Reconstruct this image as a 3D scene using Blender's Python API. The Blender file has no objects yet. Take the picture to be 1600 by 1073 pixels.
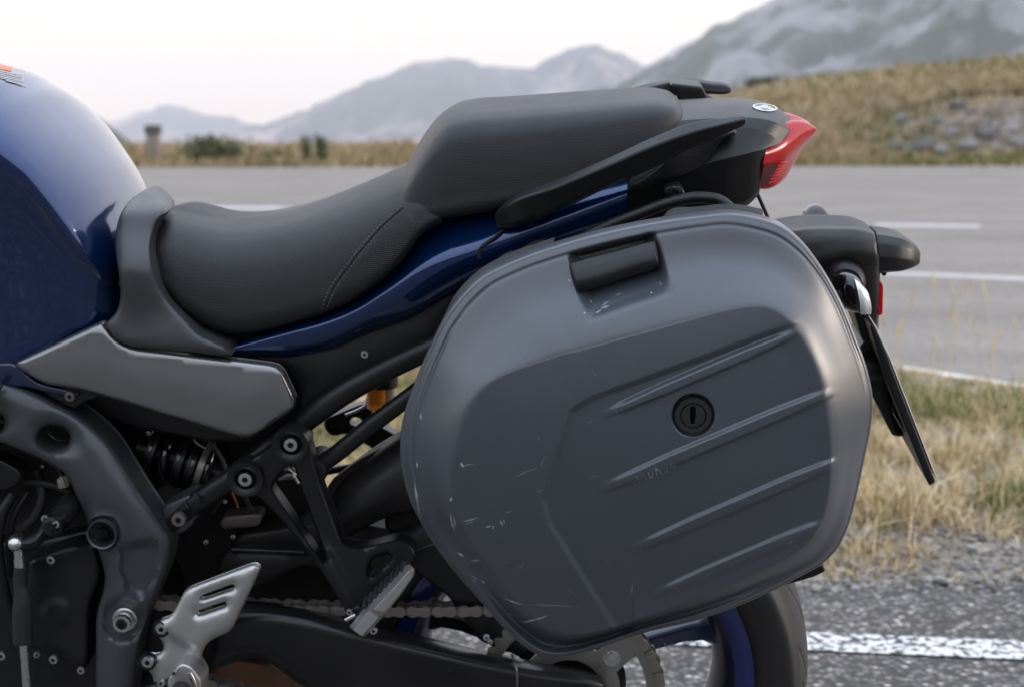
import bpy, bmesh, math, random
import numpy as np
from mathutils import Vector, Matrix, geometry

random.seed(7)
rng = np.random.default_rng(11)
SC = bpy.context.scene
COL = SC.collection
R = math.radians

# ------------------------------------------------------------------ camera
F = 2500.0                       # focal length in photograph pixels (photo is 1600 wide)
PITCH = math.atan((536.5 - 225.0) / F)
CAM = np.array([0.0, -2.10, 0.98])
cam = bpy.data.cameras.new('camera')
cam.sensor_width = 36.0
cam.lens = 36.0 * F / 1600.0
cam.clip_start = 0.05
cam.clip_end = 60000
cam.dof.use_dof = True
cam.dof.focus_distance = 1.72
cam.dof.aperture_fstop = 6.3
cam.dof.aperture_blades = 9
co = bpy.data.objects.new('camera', cam)
COL.objects.link(co)
co.location = CAM
co.rotation_euler = (R(90) - PITCH, 0, 0)
SC.camera = co

# ------------------------------------------------------------------ world, sun, exposure
SUN_EL, SUN_AZ = R(8.0), R(84.0)      # azimuth from +Y (view direction) towards +X (right)
w = bpy.data.worlds.new('World')
SC.world = w
w.use_nodes = True
wn = w.node_tree.nodes
wl = w.node_tree.links
bg = wn['Background']
sky = wn.new('ShaderNodeTexSky')
sky.sky_type = 'NISHITA'
sky.sun_disc = False
sky.sun_elevation = SUN_EL
sky.sun_rotation = SUN_AZ
sky.altitude = 1800
sky.air_density = 1.0
sky.dust_density = 0.8
sky.ozone_density = 1.0
bg.inputs['Strength'].default_value = 0.15
wb = wn.new('ShaderNodeMix')                 # white balance of the daylight
wb.data_type = 'RGBA'; wb.blend_type = 'MULTIPLY'; wb.inputs[0].default_value = 1.0
wb.inputs[7].default_value = (1.18, 1.0, 0.88, 1)
wl.new(sky.outputs['Color'], wb.inputs[6])
# a veil of thin high cloud with the usual overcast distribution: three times brighter overhead than at the horizon
tcw = wn.new('ShaderNodeTexCoord'); sxw = wn.new('ShaderNodeSeparateXYZ')
wl.new(tcw.outputs['Generated'], sxw.inputs[0])
grad = wn.new('ShaderNodeMix'); grad.data_type = 'RGBA'; grad.clamp_factor = True
grad.inputs[6].default_value = (0.74, 0.605, 0.475, 1)
grad.inputs[7].default_value = (1.20, 1.40, 1.76, 1)
wl.new(sxw.outputs['Z'], grad.inputs[0])
veil = wn.new('ShaderNodeMix'); veil.data_type = 'RGBA'; veil.inputs[0].default_value = 0.93
wl.new(wb.outputs[2], veil.inputs[6]); wl.new(grad.outputs[2], veil.inputs[7])
wl.new(veil.outputs[2], bg.inputs['Color'])
sl = bpy.data.lights.new('sun', 'SUN')
sl.energy = 0.25
sl.angle = R(20)
sl.color = (1.0, 0.86, 0.74)
so = bpy.data.objects.new('sun', sl)
COL.objects.link(so)
sd = Vector((math.sin(SUN_AZ) * math.cos(SUN_EL), math.cos(SUN_AZ) * math.cos(SUN_EL), math.sin(SUN_EL)))
so.rotation_euler = sd.to_track_quat('Z', 'Y').to_euler()
so.location = (30, 20, 30)
SC.view_settings.view_transform = 'Standard'
SC.view_settings.look = 'None'
SC.view_settings.gamma = 1
SC.view_settings.exposure = 3.25
SC.view_settings.use_curve_mapping = False
SC.render.engine = 'CYCLES'
SC.cycles.use_denoising = True
SC.cycles.max_bounces = 8
SC.cycles.volume_bounces = 1
SC.cycles.transparent_max_bounces = 8

# ------------------------------------------------------------------ pixel rays and the leaning bike frame
LEAN, YAW = R(8.5), R(-3.0)
MB = np.array((Matrix.Rotation(YAW, 3, 'Z') @ Matrix.Rotation(LEAN, 3, 'X')))
FW = np.array([0, math.cos(PITCH), -math.sin(PITCH)])
UP = np.array([0, math.sin(PITCH), math.cos(PITCH)])
RT = np.array([1.0, 0, 0])
OL = MB.T @ CAM

def ray(px, py):
    px = np.asarray(px, float); py = np.asarray(py, float)
    return FW + ((px - 800) / F)[..., None] * RT + ((536.5 - py) / F)[..., None] * UP

def B(px, py, y):
    """photo pixel -> point of the bike frame lying at lateral depth y (left side negative)"""
    px, py, y = np.broadcast_arrays(np.asarray(px, float), np.asarray(py, float), np.asarray(y, float))
    d = ray(px, py) @ MB
    t = (y - OL[1]) / d[..., 1]
    return OL + d * t[..., None]

def G(px, py, z=0.0):
    d = ray(np.array(px), np.array(py))
    t = (z - CAM[2]) / d[..., 2]
    return CAM + d * t[..., None]

def D(px, py, dist):
    d = ray(np.array(px), np.array(py))
    t = dist / d[..., 1]
    return CAM + d * t[..., None]

# ------------------------------------------------------------------ materials
MATS = {}
def nd(nt, t, **kw):
    n = nt.nodes.new(t)
    for k, v in kw.items():
        if k.startswith('i_'):
            n.inputs[k[2:].replace('_', ' ')].default_value = v
        else:
            setattr(n, k, v)
    return n

def mat(name, base, rough=0.5, metal=0.0, coat=0.0, bump=0.0, bscale=300.0, var=0.0, vscale=8.0,
        rvar=0.0, dust=0.0, spec=0.5, trans=0.0, weave=0.0, coat_rough=0.03, emit=None):
    if name in MATS: return MATS[name]
    m = bpy.data.materials.new(name); m.use_nodes = True
    nt = m.node_tree; p = nt.nodes['Principled BSDF']; L = nt.links
    p.inputs['Base Color'].default_value = (*base, 1)
    p.inputs['Roughness'].default_value = rough
    p.inputs['Metallic'].default_value = metal
    p.inputs['Coat Weight'].default_value = coat
    p.inputs['Coat Roughness'].default_value = coat_rough
    p.inputs['Specular IOR Level'].default_value = spec
    p.inputs['Transmission Weight'].default_value = trans
    if emit:
        p.inputs['Emission Color'].default_value = (*emit, 1); p.inputs['Emission Strength'].default_value = 1
    tc = nt.nodes.new('ShaderNodeTexCoord')
    col_out = None
    if var or rvar:
        n = nd(nt, 'ShaderNodeTexNoise'); n.inputs['Scale'].default_value = vscale; n.inputs['Detail'].default_value = 6
        n.inputs['Roughness'].default_value = 0.65
        L.new(tc.outputs['Object'], n.inputs['Vector'])
        if var:
            mx = nd(nt, 'ShaderNodeMix', data_type='RGBA')
            mx.inputs[6].default_value = (*[c * (1 - var) for c in base], 1)
            mx.inputs[7].default_value = (*[min(1, c * (1 + var)) for c in base], 1)
            L.new(n.outputs['Fac'], mx.inputs[0]); col_out = mx.outputs[2]
        if rvar:
            mr = nd(nt, 'ShaderNodeMapRange'); mr.inputs['From Min'].default_value = 0.3; mr.inputs['From Max'].default_value = 0.7
            mr.inputs['To Min'].default_value = max(0.02, rough - rvar); mr.inputs['To Max'].default_value = rough + rvar
            L.new(n.outputs['Fac'], mr.inputs['Value']); L.new(mr.outputs['Result'], p.inputs['Roughness'])
    if dust:
        n2 = nd(nt, 'ShaderNodeTexNoise'); n2.inputs['Scale'].default_value = 420; n2.inputs['Detail'].default_value = 2
        n3 = nd(nt, 'ShaderNodeTexNoise'); n3.inputs['Scale'].default_value = 9; n3.inputs['Detail'].default_value = 5
        L.new(tc.outputs['Object'], n2.inputs['Vector']); L.new(tc.outputs['Object'], n3.inputs['Vector'])
        a = nd(nt, 'ShaderNodeMapRange'); a.inputs['From Min'].default_value = 0.66; a.inputs['From Max'].default_value = 0.72
        b = nd(nt, 'ShaderNodeMapRange'); b.inputs['From Min'].default_value = 0.42; b.inputs['From Max'].default_value = 0.68
        L.new(n2.outputs['Fac'], a.inputs['Value']); L.new(n3.outputs['Fac'], b.inputs['Value'])
        ad = nd(nt, 'ShaderNodeMath', operation='MULTIPLY'); L.new(a.outputs[0], ad.inputs[0]); L.new(b.outputs[0], ad.inputs[1])
        ad2 = nd(nt, 'ShaderNodeMath', operation='MULTIPLY_ADD'); L.new(b.outputs[0], ad2.inputs[0]); ad2.inputs[1].default_value = 0.16
        L.new(ad.outputs[0], ad2.inputs[2])
        ad3 = nd(nt, 'ShaderNodeMath', operation='MULTIPLY'); L.new(ad2.outputs[0], ad3.inputs[0]); ad3.inputs[1].default_value = dust
        mx = nd(nt, 'ShaderNodeMix', data_type='RGBA')
        if col_out: L.new(col_out, mx.inputs[6])
        else: mx.inputs[6].default_value = (*base, 1)
        mx.inputs[7].default_value = (0.26, 0.24, 0.21, 1)
        L.new(ad3.outputs[0], mx.inputs[0]); col_out = mx.outputs[2]
    if col_out: L.new(col_out, p.inputs['Base Color'])
    hgt = None
    if bump:
        n = nd(nt, 'ShaderNodeTexNoise'); n.inputs['Scale'].default_value = bscale; n.inputs['Detail'].default_value = 3
        L.new(tc.outputs['Object'], n.inputs['Vector']); hgt = (n.outputs['Fac'], bump, 0.002)
    if weave:
        sx = nd(nt, 'ShaderNodeSeparateXYZ'); L.new(tc.outputs['Object'], sx.inputs[0])
        def wavef(sgn):
            a = nd(nt, 'ShaderNodeMath', operation='MULTIPLY_ADD'); L.new(sx.outputs['Z'], a.inputs[0]); a.inputs[1].default_value = sgn * weave * 0.75
            b = nd(nt, 'ShaderNodeMath', operation='MULTIPLY'); L.new(sx.outputs['X'], b.inputs[0]); b.inputs[1].default_value = weave
            c = nd(nt, 'ShaderNodeMath', operation='MULTIPLY'); L.new(sx.outputs['Y'], c.inputs[0]); c.inputs[1].default_value = sgn * weave * 0.75
            d = nd(nt, 'ShaderNodeMath', operation='ADD'); L.new(b.outputs[0], d.inputs[0]); L.new(c.outputs[0], d.inputs[1])
            L.new(d.outputs[0], a.inputs[2])
            s = nd(nt, 'ShaderNodeMath', operation='SINE'); L.new(a.outputs[0], s.inputs[0]); return s
        s1, s2 = wavef(1), wavef(-1)
        mm = nd(nt, 'ShaderNodeMath', operation='MULTIPLY'); L.new(s1.outputs[0], mm.inputs[0]); L.new(s2.outputs[0], mm.inputs[1])
        hgt = (mm.outputs[0], 0.42, 0.0005)
    if hgt:
        bp = nd(nt, 'ShaderNodeBump'); bp.inputs['Strength'].default_value = hgt[1]; bp.inputs['Distance'].default_value = hgt[2]
        L.new(hgt[0], bp.inputs['Height']); L.new(bp.outputs['Normal'], p.inputs['Normal'])
    MATS[name] = m
    return m

M_PAN = mat('slate_plastic', (0.052, 0.061, 0.075), 0.36, spec=0.6, coat=0.45, coat_rough=0.30, bump=0.10, bscale=900, var=0.12, vscale=6, rvar=0.05, dust=0.09)
M_BLK = mat('black_plastic', (0.006, 0.0063, 0.007), 0.40, spec=0.4, bump=0.12, bscale=900, rvar=0.06, dust=0.05)
M_TEX = mat('textured_black_plastic', (0.010, 0.0104, 0.0115), 0.62, spec=0.35, bump=0.5, bscale=700, dust=0.5)
M_GLB = mat('gloss_black', (0.006, 0.006, 0.008), 0.12, coat=0.5)
M_DRK = mat('dark_recess', (0.006, 0.006, 0.007), 0.7)
M_SEAT = mat('seat_vinyl', (0.0065, 0.0068, 0.0078), 0.43, spec=0.42, weave=2 * math.pi / 0.0032, rvar=0.05)
M_SEAT2 = mat('seat_vinyl_coarse', (0.006, 0.006, 0.007), 0.46, spec=0.4, weave=2 * math.pi / 0.0040, rvar=0.04)
M_BLUE = mat('blue_paint', (0.0015, 0.022, 0.100), 0.22, metal=0.6, coat=1.0, bump=0.03, bscale=1500)
M_DBLUE = mat('dark_blue_paint', (0.004, 0.012, 0.06), 0.3, metal=0.2, coat=0.9)
M_GUN = mat('gunmetal_panel', (0.24, 0.24, 0.245), 0.22, metal=0.75, coat=0.35, var=0.1, vscale=5, rvar=0.03)
M_GREY = mat('matte_grey_plastic', (0.040, 0.041, 0.044), 0.36, bump=0.08, bscale=900, rvar=0.04)
M_FRM = mat('frame_paint', (0.060, 0.064, 0.071), 0.34, metal=0.3, bump=0.10, bscale=700, rvar=0.05, dust=0.06)
M_CAST = mat('black_casting', (0.006, 0.0063, 0.0078), 0.36, spec=0.4, bump=0.15, bscale=600, rvar=0.08, dust=0.10)
M_SWA = mat('swingarm_paint', (0.006, 0.0063, 0.0078), 0.33, spec=0.45, bump=0.06, bscale=500, rvar=0.08, dust=0.22)
M_DUSTY = mat('dusty_black_plastic', (0.009, 0.009, 0.0094), 0.5, spec=0.4, rvar=0.1, dust=0.55)
M_ALU = mat('cast_aluminium', (0.52, 0.52, 0.51), 0.40, metal=0.85, bump=0.12, bscale=900, rvar=0.06, dust=0.10)
M_BOLT = mat('zinc_bolt', (0.55, 0.56, 0.56), 0.28, metal=1.0, rvar=0.08, vscale=90)
M_STL = mat('dark_steel', (0.20, 0.18, 0.165), 0.38, metal=0.7, var=0.4, vscale=120, rvar=0.1, dust=0.12)
M_STL2 = mat('chain_plate', (0.30, 0.265, 0.235), 0.36, metal=0.75, var=0.3, vscale=150, rvar=0.1, dust=0.15)
M_SPR = mat('sprocket_steel', (0.30, 0.29, 0.27), 0.45, metal=0.8, var=0.25, vscale=60, rvar=0.1, dust=0.2)
M_TYRE = mat('tyre_rubber', (0.028, 0.028, 0.029), 0.72, bump=0.25, bscale=260, var=0.25, vscale=20, dust=0.35)
M_SIDE = mat('tyre_sidewall', (0.012, 0.012, 0.013), 0.6, bump=0.1, bscale=200, dust=0.06)
M_RIM = mat('rim_blue', (0.006, 0.018, 0.14), 0.28, metal=0.3, coat=0.7)
M_RUB = mat('rubber', (0.014, 0.014, 0.015), 0.6, bump=0.15, bscale=400)
M_RED = mat('red_lens', (0.42, 0.001, 0.007), 0.16, coat=0.12, spec=0.3)
M_RED2 = mat('dark_red_lens', (0.07, 0.001, 0.003), 0.12, coat=0.6)
M_REDR = mat('red_lens_ridge', (0.85, 0.03, 0.04), 0.15, coat=0.8)
M_CLR = mat('clear_lens', (0.85, 0.86, 0.88), 0.10, trans=0.15, coat=1.0)
M_ORG = mat('amber_fluid_plastic', (0.62, 0.22, 0.03), 0.22, trans=0.45)
M_MILK = mat('milky_plastic', (0.62, 0.52, 0.44), 0.35, trans=0.4)
M_RUST = mat('rusty_brown_metal', (0.16, 0.075, 0.04), 0.6, metal=0.2, var=0.6, vscale=40)
M_WHT = mat('white_print', (0.40, 0.41, 0.43), 0.4)
M_ORP = mat('orange_print', (0.8, 0.16, 0.05), 0.4)
M_SCR = mat('scuffed_plastic', (0.40, 0.42, 0.45), 0.6)
M_SCR2 = mat('faint_scuff', (0.22, 0.24, 0.265), 0.55)
M_EMB = mat('emblem_silver', (0.75, 0.76, 0.77), 0.25, metal=0.9)
M_THR = mat('seam_thread', (0.20, 0.20, 0.205), 0.7)
M_PLATE = mat('plate_white', (0.7, 0.7, 0.68), 0.35)

# ------------------------------------------------------------------ object helpers
class Ctx: root = None; org = np.zeros(3)
CTX = Ctx()

def smooth(me, ang=None):
    me.polygons.foreach_set('use_smooth', [True] * len(me.polygons))
    if ang:
        try: me.set_sharp_from_angle(angle=ang)
        except Exception: pass

def mesh_obj(name, verts, faces, m, parent=None, ang=R(40), mats=None, midx=None, sub=True):
    me = bpy.data.meshes.new(name)
    v = np.asarray(verts, float)
    if sub: v = v - CTX.org
    me.from_pydata(v.tolist(), [], [list(map(int, f)) for f in faces])
    me.validate(verbose=False)
    bm = bmesh.new(); bm.from_mesh(me)
    bmesh.ops.remove_doubles(bm, verts=bm.verts, dist=1e-6)
    bmesh.ops.recalc_face_normals(bm, faces=bm.faces)
    bm.to_mesh(me); bm.free()
    for mm in (mats or [m]): me.materials.append(mm)
    smooth(me, ang)
    o = bpy.data.objects.new(name, me)
    COL.objects.link(o)
    o.parent = parent if parent is not None else CTX.root
    return o

def fast_obj(name, verts, quads, m, parent=None, ang=None, tris=None):
    """numpy path for dense meshes"""
    me = bpy.data.meshes.new(name)
    v = np.asarray(verts, np.float32) - CTX.org.astype(np.float32)
    q = np.asarray(quads, np.int32) if quads is not None else np.zeros((0, 4), np.int32)
    t = np.asarray(tris, np.int32) if tris is not None else np.zeros((0, 3), np.int32)
    me.vertices.add(len(v)); me.vertices.foreach_set('co', v.ravel())
    li = np.concatenate([q.ravel(), t.ravel()])
    me.loops.add(len(li)); me.loops.foreach_set('vertex_index', li)
    ls = np.concatenate([np.arange(len(q)) * 4, len(q) * 4 + np.arange(len(t)) * 3])
    me.polygons.add(len(ls)); me.polygons.foreach_set('loop_start', ls.astype(np.int32))
    me.update(calc_edges=True); me.validate()
    smooth(me, ang)
    if m: me.materials.append(m)
    o = bpy.data.objects.new(name, me); COL.objects.link(o)
    o.parent = parent if parent is not None else CTX.root
    return o

def empty(name, loc=(0, 0, 0)):
    o = bpy.data.objects.new(name, None); COL.objects.link(o); o.location = loc
    o.empty_display_size = 0.05
    return o

def tag(o, label=None, cat=None, group=None, kind=None):
    if label: o['label'] = label
    if cat: o['category'] = cat
    if group: o['group'] = group
    if kind: o['kind'] = kind
    return o

def catmull(pts, n, closed=False):
    p = np.asarray(pts, float)
    if closed: p = np.vstack([p[-1], p, p[0], p[1]])
    else: p = np.vstack([2 * p[0] - p[1], p, 2 * p[-1] - p[-2]])
    seg = np.linalg.norm(p[2:-1, :2] - p[1:-2, :2], axis=1) + 1e-9
    cum = np.concatenate([[0], np.cumsum(seg)])
    t = np.linspace(0, cum[-1], n, endpoint=not closed)
    i = np.clip(np.searchsorted(cum, t, side='right') - 1, 0, len(seg) - 1)
    u = ((t - cum[i]) / seg[i])[:, None]
    p0, p1, p2, p3 = p[i], p[i + 1], p[i + 2], p[i + 3]
    # non-uniform tangents (centripetal-like, avoids overshoot)
    s0 = np.linalg.norm(p1[:, :2] - p0[:, :2], axis=1)[:, None] + 1e-9
    s1 = seg[i][:, None]
    s2 = np.linalg.norm(p3[:, :2] - p2[:, :2], axis=1)[:, None] + 1e-9
    m1 = ((p1 - p0) / s0 * s1 + (p2 - p1) / s1 * s0) / (s0 + s1) * s1
    m2 = ((p2 - p1) / s1 * s2 + (p3 - p2) / s2 * s1) / (s1 + s2) * s1
    u2, u3 = u * u, u * u * u
    return (2 * u3 - 3 * u2 + 1) * p1 + (u3 - 2 * u2 + u) * m1 + (-2 * u3 + 3 * u2) * p2 + (u3 - u2) * m2

def rounded(pts, r=6, n=5):
    """closed polygon of (x, y[, r]) with rounded corners"""
    out = []
    N = len(pts)
    for i in range(N):
        a = np.array(pts[i - 1][:2], float); b = np.array(pts[i][:2], float); c = np.array(pts[(i + 1) % N][:2], float)
        rr = pts[i][2] if len(pts[i]) > 2 else r
        la, lc = np.linalg.norm(a - b), np.linalg.norm(c - b)
        ra = min(rr, la * 0.48); rc = min(rr, lc * 0.48)
        if rr <= 0: out.append(b); continue
        p0 = b + (a - b) / la * ra; p2 = b + (c - b) / lc * rc
        for k in range(n + 1):
            t = k / n
            out.append((1 - t) ** 2 * p0 + 2 * t * (1 - t) * b + t * t * p2)
    return np.array(out)

def resample(poly, step):
    p = np.vstack([poly, poly[:1]])
    seg = np.linalg.norm(np.diff(p, axis=0), axis=1)
    cum = np.concatenate([[0], np.cumsum(seg)])
    n = max(8, int(cum[-1] / step))
    t = np.linspace(0, cum[-1], n, endpoint=False)
    return np.stack([np.interp(t, cum, p[:, 0]), np.interp(t, cum, p[:, 1])], 1)

def sdist(P, polys):
    """distance to closest edge of closed polygons"""
    best = np.full(len(P), 1e9)
    for poly in polys:
        a = poly; b = np.roll(poly, -1, 0)
        for i0 in range(0, len(a), 64):
            A = a[i0:i0 + 64]; Bv = b[i0:i0 + 64] - A
            l2 = (Bv ** 2).sum(1) + 1e-12
            d = P[:, None, :] - A[None]
            t = np.clip((d * Bv[None]).sum(2) / l2, 0, 1)
            q = d - t[..., None] * Bv[None]
            best = np.minimum(best, np.sqrt((q ** 2).sum(2)).min(1))
    return best

def pdist(P, line):
    """distance and signed side to an open polyline"""
    a = np.asarray(line, float)
    best = np.full(len(P), 1e9); sgn = np.ones(len(P))
    for i in range(len(a) - 1):
        A, Bv = a[i], a[i + 1] - a[i]
        d = P - A
        t = np.clip((d @ Bv) / (Bv @ Bv), 0, 1)
        q = d - t[:, None] * Bv
        dist = np.sqrt((q ** 2).sum(1))
        s = np.sign(Bv[0] * d[:, 1] - Bv[1] * d[:, 0])
        m = dist < best
        best[m] = dist[m]; sgn[m] = s[m]
    return best, sgn

def inside(P, poly):
    x, y = P[:, 0], P[:, 1]
    c = np.zeros(len(P), bool)
    a = poly; b = np.roll(poly, -1, 0)
    for (x1, y1), (x2, y2) in zip(a, b):
        if y1 == y2: continue
        m = ((y1 > y) != (y2 > y)) & (x < (x2 - x1) * (y - y1) / (y2 - y1) + x1)
        c ^= m
    return c

def sstep(a, b, x):
    t = np.clip((x - a) / (b - a), 0, 1)
    return t * t * (3 - 2 * t)

def relief(name, outline, y0, m, holes=(), edge=5.0, depth=None, thick=0.012, step=14, parent=None, ang=R(50), er=None, raw=False):
    """a solid panel: outline in photo pixels put at lateral depth y0, its edge rolled back over `edge` px,
    its face shaped by depth(px, py, d) in metres, and straight walls to its back face"""
    bstep = max(3.0, min(step, edge * 1.6))
    loops = [resample(np.asarray(outline, float) if raw else rounded(outline), bstep)] + [resample(np.asarray(h, float), bstep) for h in holes]
    pts = []; edges = []
    for L in loops:
        s = len(pts); n = len(L)
        pts += [tuple(p) for p in L]
        edges += [(s + i, s + (i + 1) % n) for i in range(n)]
    nb = len(pts)
    bpts = np.array(pts)
    # offset rings
    rings = []
    for fr in (0.12, 0.4, 1.0):
        dd = edge * fr
        for k, L in enumerate(loops):
            t = np.roll(L, -1, 0) - np.roll(L, 1, 0)
            t /= np.linalg.norm(t, axis=1)[:, None] + 1e-9
            nrm = np.stack([-t[:, 1], t[:, 0]], 1)
            for sg in (1, -1):
                Q = L + nrm * dd * sg
                rings.append(Q)
    x0, y0_, x1, y1 = bpts[:, 0].min(), bpts[:, 1].min(), bpts[:, 0].max(), bpts[:, 1].max()
    gx, gy = np.meshgrid(np.arange(x0, x1, step), np.arange(y0_, y1, step))
    gx = gx + ((np.arange(gx.shape[0]) % 2) * step * 0.5)[:, None]
    grid = np.stack([gx.ravel(), gy.ravel()], 1)
    rp = np.vstack(rings)
    def ok(P):
        i = inside(P, loops[0])
        for h in loops[1:]: i &= ~inside(P, h)
        return i
    nr = len(rings) // 3
    keep = []
    for fr, sl_ in zip((0.12, 0.4, 1.0), range(3)):
        Q = np.vstack(rings[sl_ * nr:(sl_ + 1) * nr])
        Q = Q[ok(Q)]
        if len(Q):
            d = sdist(Q, loops)
            Q = Q[np.abs(d - edge * fr) < 0.08 * edge * max(fr, .3)]
            keep.append(Q)
    g = grid[ok(grid)]
    if len(g):
        g = g[sdist(g, loops) > edge + step * 0.35]
        keep.append(g)
    allp = pts + [tuple(p) for p in np.vstack(keep)] if keep else pts
    vs, es, fs, *_ = geometry.delaunay_2d_cdt([Vector(p) for p in allp], edges, [], 0, 1e-4)
    V = np.array([tuple(v) for v in vs])
    T = np.array([list(f) for f in fs])
    cen = V[T].mean(1)
    T = T[ok(cen)]
    d = sdist(V, loops)
    e_m = (er if er is not None else edge * 0.00075)
    roll = np.where(d < edge, e_m * (1 - np.sqrt(np.clip(1 - ((edge - np.minimum(d, edge)) / edge) ** 2, 0, 1))), 0)
    yy = y0 + roll + (depth(V[:, 0], V[:, 1], d) if depth else 0)
    front = B(V[:, 0], V[:, 1], yy)
    back = front.copy(); back[:, 1] = np.maximum(front[:, 1] + 0.002, y0 + thick + (yy - y0 - roll))
    n = len(V)
    # boundary edges from triangles
    E = np.vstack([T[:, [0, 1]], T[:, [1, 2]], T[:, [2, 0]]])
    key = {}
    for a, b in E:
        k = (min(a, b), max(a, b))
        key[k] = None if k in key else (a, b)
    walls = [(b, a, a + n, b + n) for v in key.values() if v for a, b in [v]]
    faces = [tuple(t) for t in T] + [tuple(t[::-1] + n) for t in T] + walls
    return mesh_obj(name, np.vstack([front, back]), faces, m, parent, ang)

def rails(name, rl, m, nu=40, nv=4, closed=False, mirror=False, parent=None, ang=R(45), smooth_x=True, cap=True, thick=0.0, lin=False, bev=0.0, raw=False):
    if lin: nv = 1
    """a skin over polylines of (px, py, y) running side by side; closed makes it a tube-like solid"""
    L3 = []
    for r in rl:
        c = catmull(np.array(r, float), nu) if smooth_x and len(r) > 2 else np.stack([np.interp(np.linspace(0, 1, nu), np.linspace(0, 1, len(r)), np.array(r, float)[:, k]) for k in range(3)], 1)
        L3.append(c if raw else B(c[:, 0], c[:, 1], c[:, 2]))
    A = np.array(L3)                         # rail, u, xyz
    if mirror:
        mi = A[::-1].copy(); mi[..., 1] *= -1
        if abs(A[-1, :, 1]).max() < 1e-6: mi = mi[1:]
        if abs(A[0, :, 1]).max() < 1e-6: mi = mi[:-1]
        A = np.concatenate([A, mi]); closed = True
    K = len(A)
    nvv = K * nv if closed else (K - 1) * nv + 1
    out = np.zeros((nvv, nu, 3))
    for j in range(nu):
        P = A[:, j]
        if lin:
            q = np.vstack([P, P[:1]]) if closed else P
            for k in range(nvv):
                a = k // nv; f = (k % nv) / nv
                out[k, j] = q[a] * (1 - f) + q[min(a + 1, len(q) - 1)] * f
        else:
            Pp = np.vstack([P[-1:], P, P[:2]]) if closed else np.vstack([2 * P[:1] - P[1:2], P, 2 * P[-1:] - P[-2:-1]])
            for k in range(nvv):
                a = k // nv; u = (k % nv) / nv
                if not closed and a >= K - 1: a, u = K - 2, 1.0
                p0, p1, p2, p3 = Pp[a], Pp[a + 1], Pp[a + 2], Pp[a + 3]
                s0 = np.linalg.norm(p1 - p0) + 1e-9; s1 = np.linalg.norm(p2 - p1) + 1e-9; s2 = np.linalg.norm(p3 - p2) + 1e-9
                m1 = ((p1 - p0) / s0 * s1 + (p2 - p1) / s1 * s0) / (s0 + s1) * s1
                m2 = ((p2 - p1) / s1 * s2 + (p3 - p2) / s2 * s1) / (s1 + s2) * s1
                u2, u3 = u * u, u ** 3
                out[k, j] = (2 * u3 - 3 * u2 + 1) * p1 + (u3 - 2 * u2 + u) * m1 + (-2 * u3 + 3 * u2) * p2 + (u3 - u2) * m2
    V = out.reshape(-1, 3)
    faces = []
    rng_k = range(nvv) if closed else range(nvv - 1)
    for k in rng_k:
        k2 = (k + 1) % nvv
        for j in range(nu - 1):
            faces.append((k * nu + j, k2 * nu + j, k2 * nu + j + 1, k * nu + j + 1))
    V = list(V)
    if closed and cap:
        for j in (0, nu - 1):
            c = len(V); V.append(np.mean([out[k, j] for k in range(nvv)], axis=0))
            for k in range(nvv):
                k2 = (k + 1) % nvv
                faces.append((k * nu + j, k2 * nu + j, c))
    o = mesh_obj(name, np.array(V), faces, m, parent, ang)
    if bev:
        bevel(o, bev, 3, 16)
    if thick:
        md = o.modifiers.new('shell', 'SOLIDIFY'); md.thickness = thick; md.offset = -1
    return o

def sweep(name, P, rad, m, parent=None, seg=14, ang=R(60), cap=True, squash=None):
    """round bar through bike-frame points P with radius (or list of radii)"""
    P = np.asarray(P, float); n = len(P)
    rad = np.full(n, rad) if np.isscalar(rad) else np.asarray(rad, float)
    T = np.gradient(P, axis=0); T /= np.linalg.norm(T, axis=1)[:, None] + 1e-12
    ref = np.array([0, 1.0, 0]) if abs(T[:, 1]).mean() < 0.85 else np.array([0, 0, 1.0])
    V = []; faces = []
    for i in range(n):
        a = np.cross(T[i], ref); a /= np.linalg.norm(a) + 1e-12; b = np.cross(T[i], a)
        for k in range(seg):
            th = 2 * math.pi * k / seg
            V.append(P[i] + rad[i] * (math.cos(th) * a + (squash or 1) * math.sin(th) * b))
    for i in range(n - 1):
        for k in range(seg):
            k2 = (k + 1) % seg
            faces.append((i * seg + k, i * seg + k2, (i + 1) * seg + k2, (i + 1) * seg + k))
    if cap:
        faces.append(tuple(range(seg - 1, -1, -1))); faces.append(tuple((n - 1) * seg + k for k in range(seg)))
    return mesh_obj(name, np.array(V), faces, m, parent, ang)

def tube(name, pts, rpx, m, parent=None, n=30, seg=14, squash=None):
    """pts (px, py, y); radius in photo pixels at that depth"""
    c = catmull(np.array(pts, float), n) if len(pts) > 2 else np.stack([np.interp(np.linspace(0, 1, n), np.linspace(0, 1, len(pts)), np.array(pts, float)[:, k]) for k in range(3)], 1)
    P = B(c[:, 0], c[:, 1], c[:, 2])
    if not np.isscalar(rpx):
        rr = np.interp(np.linspace(0, 1, n), np.linspace(0, 1, len(rpx)), rpx)
    else: rr = np.full(n, rpx)
    s = np.linalg.norm(B(c[:, 0] + 1, c[:, 1], c[:, 2]) - P, axis=1)
    return sweep(name, P, rr * s, m, parent, seg, squash=squash)

def lathe_mesh(prof, seg=24):
    """profile of (radius, y) turned round the lateral axis"""
    V = []; Fc = []
    for r, y in prof:
        for k in range(seg):
            t = 2 * math.pi * k / seg
            V.append((r * math.cos(t), y, r * math.sin(t)))
    for i in range(len(prof) - 1):
        for k in range(seg):
            k2 = (k + 1) % seg
            Fc.append((i * seg + k, i * seg + k2, (i + 1) * seg + k2, (i + 1) * seg + k))
    return np.array(V), Fc

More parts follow.
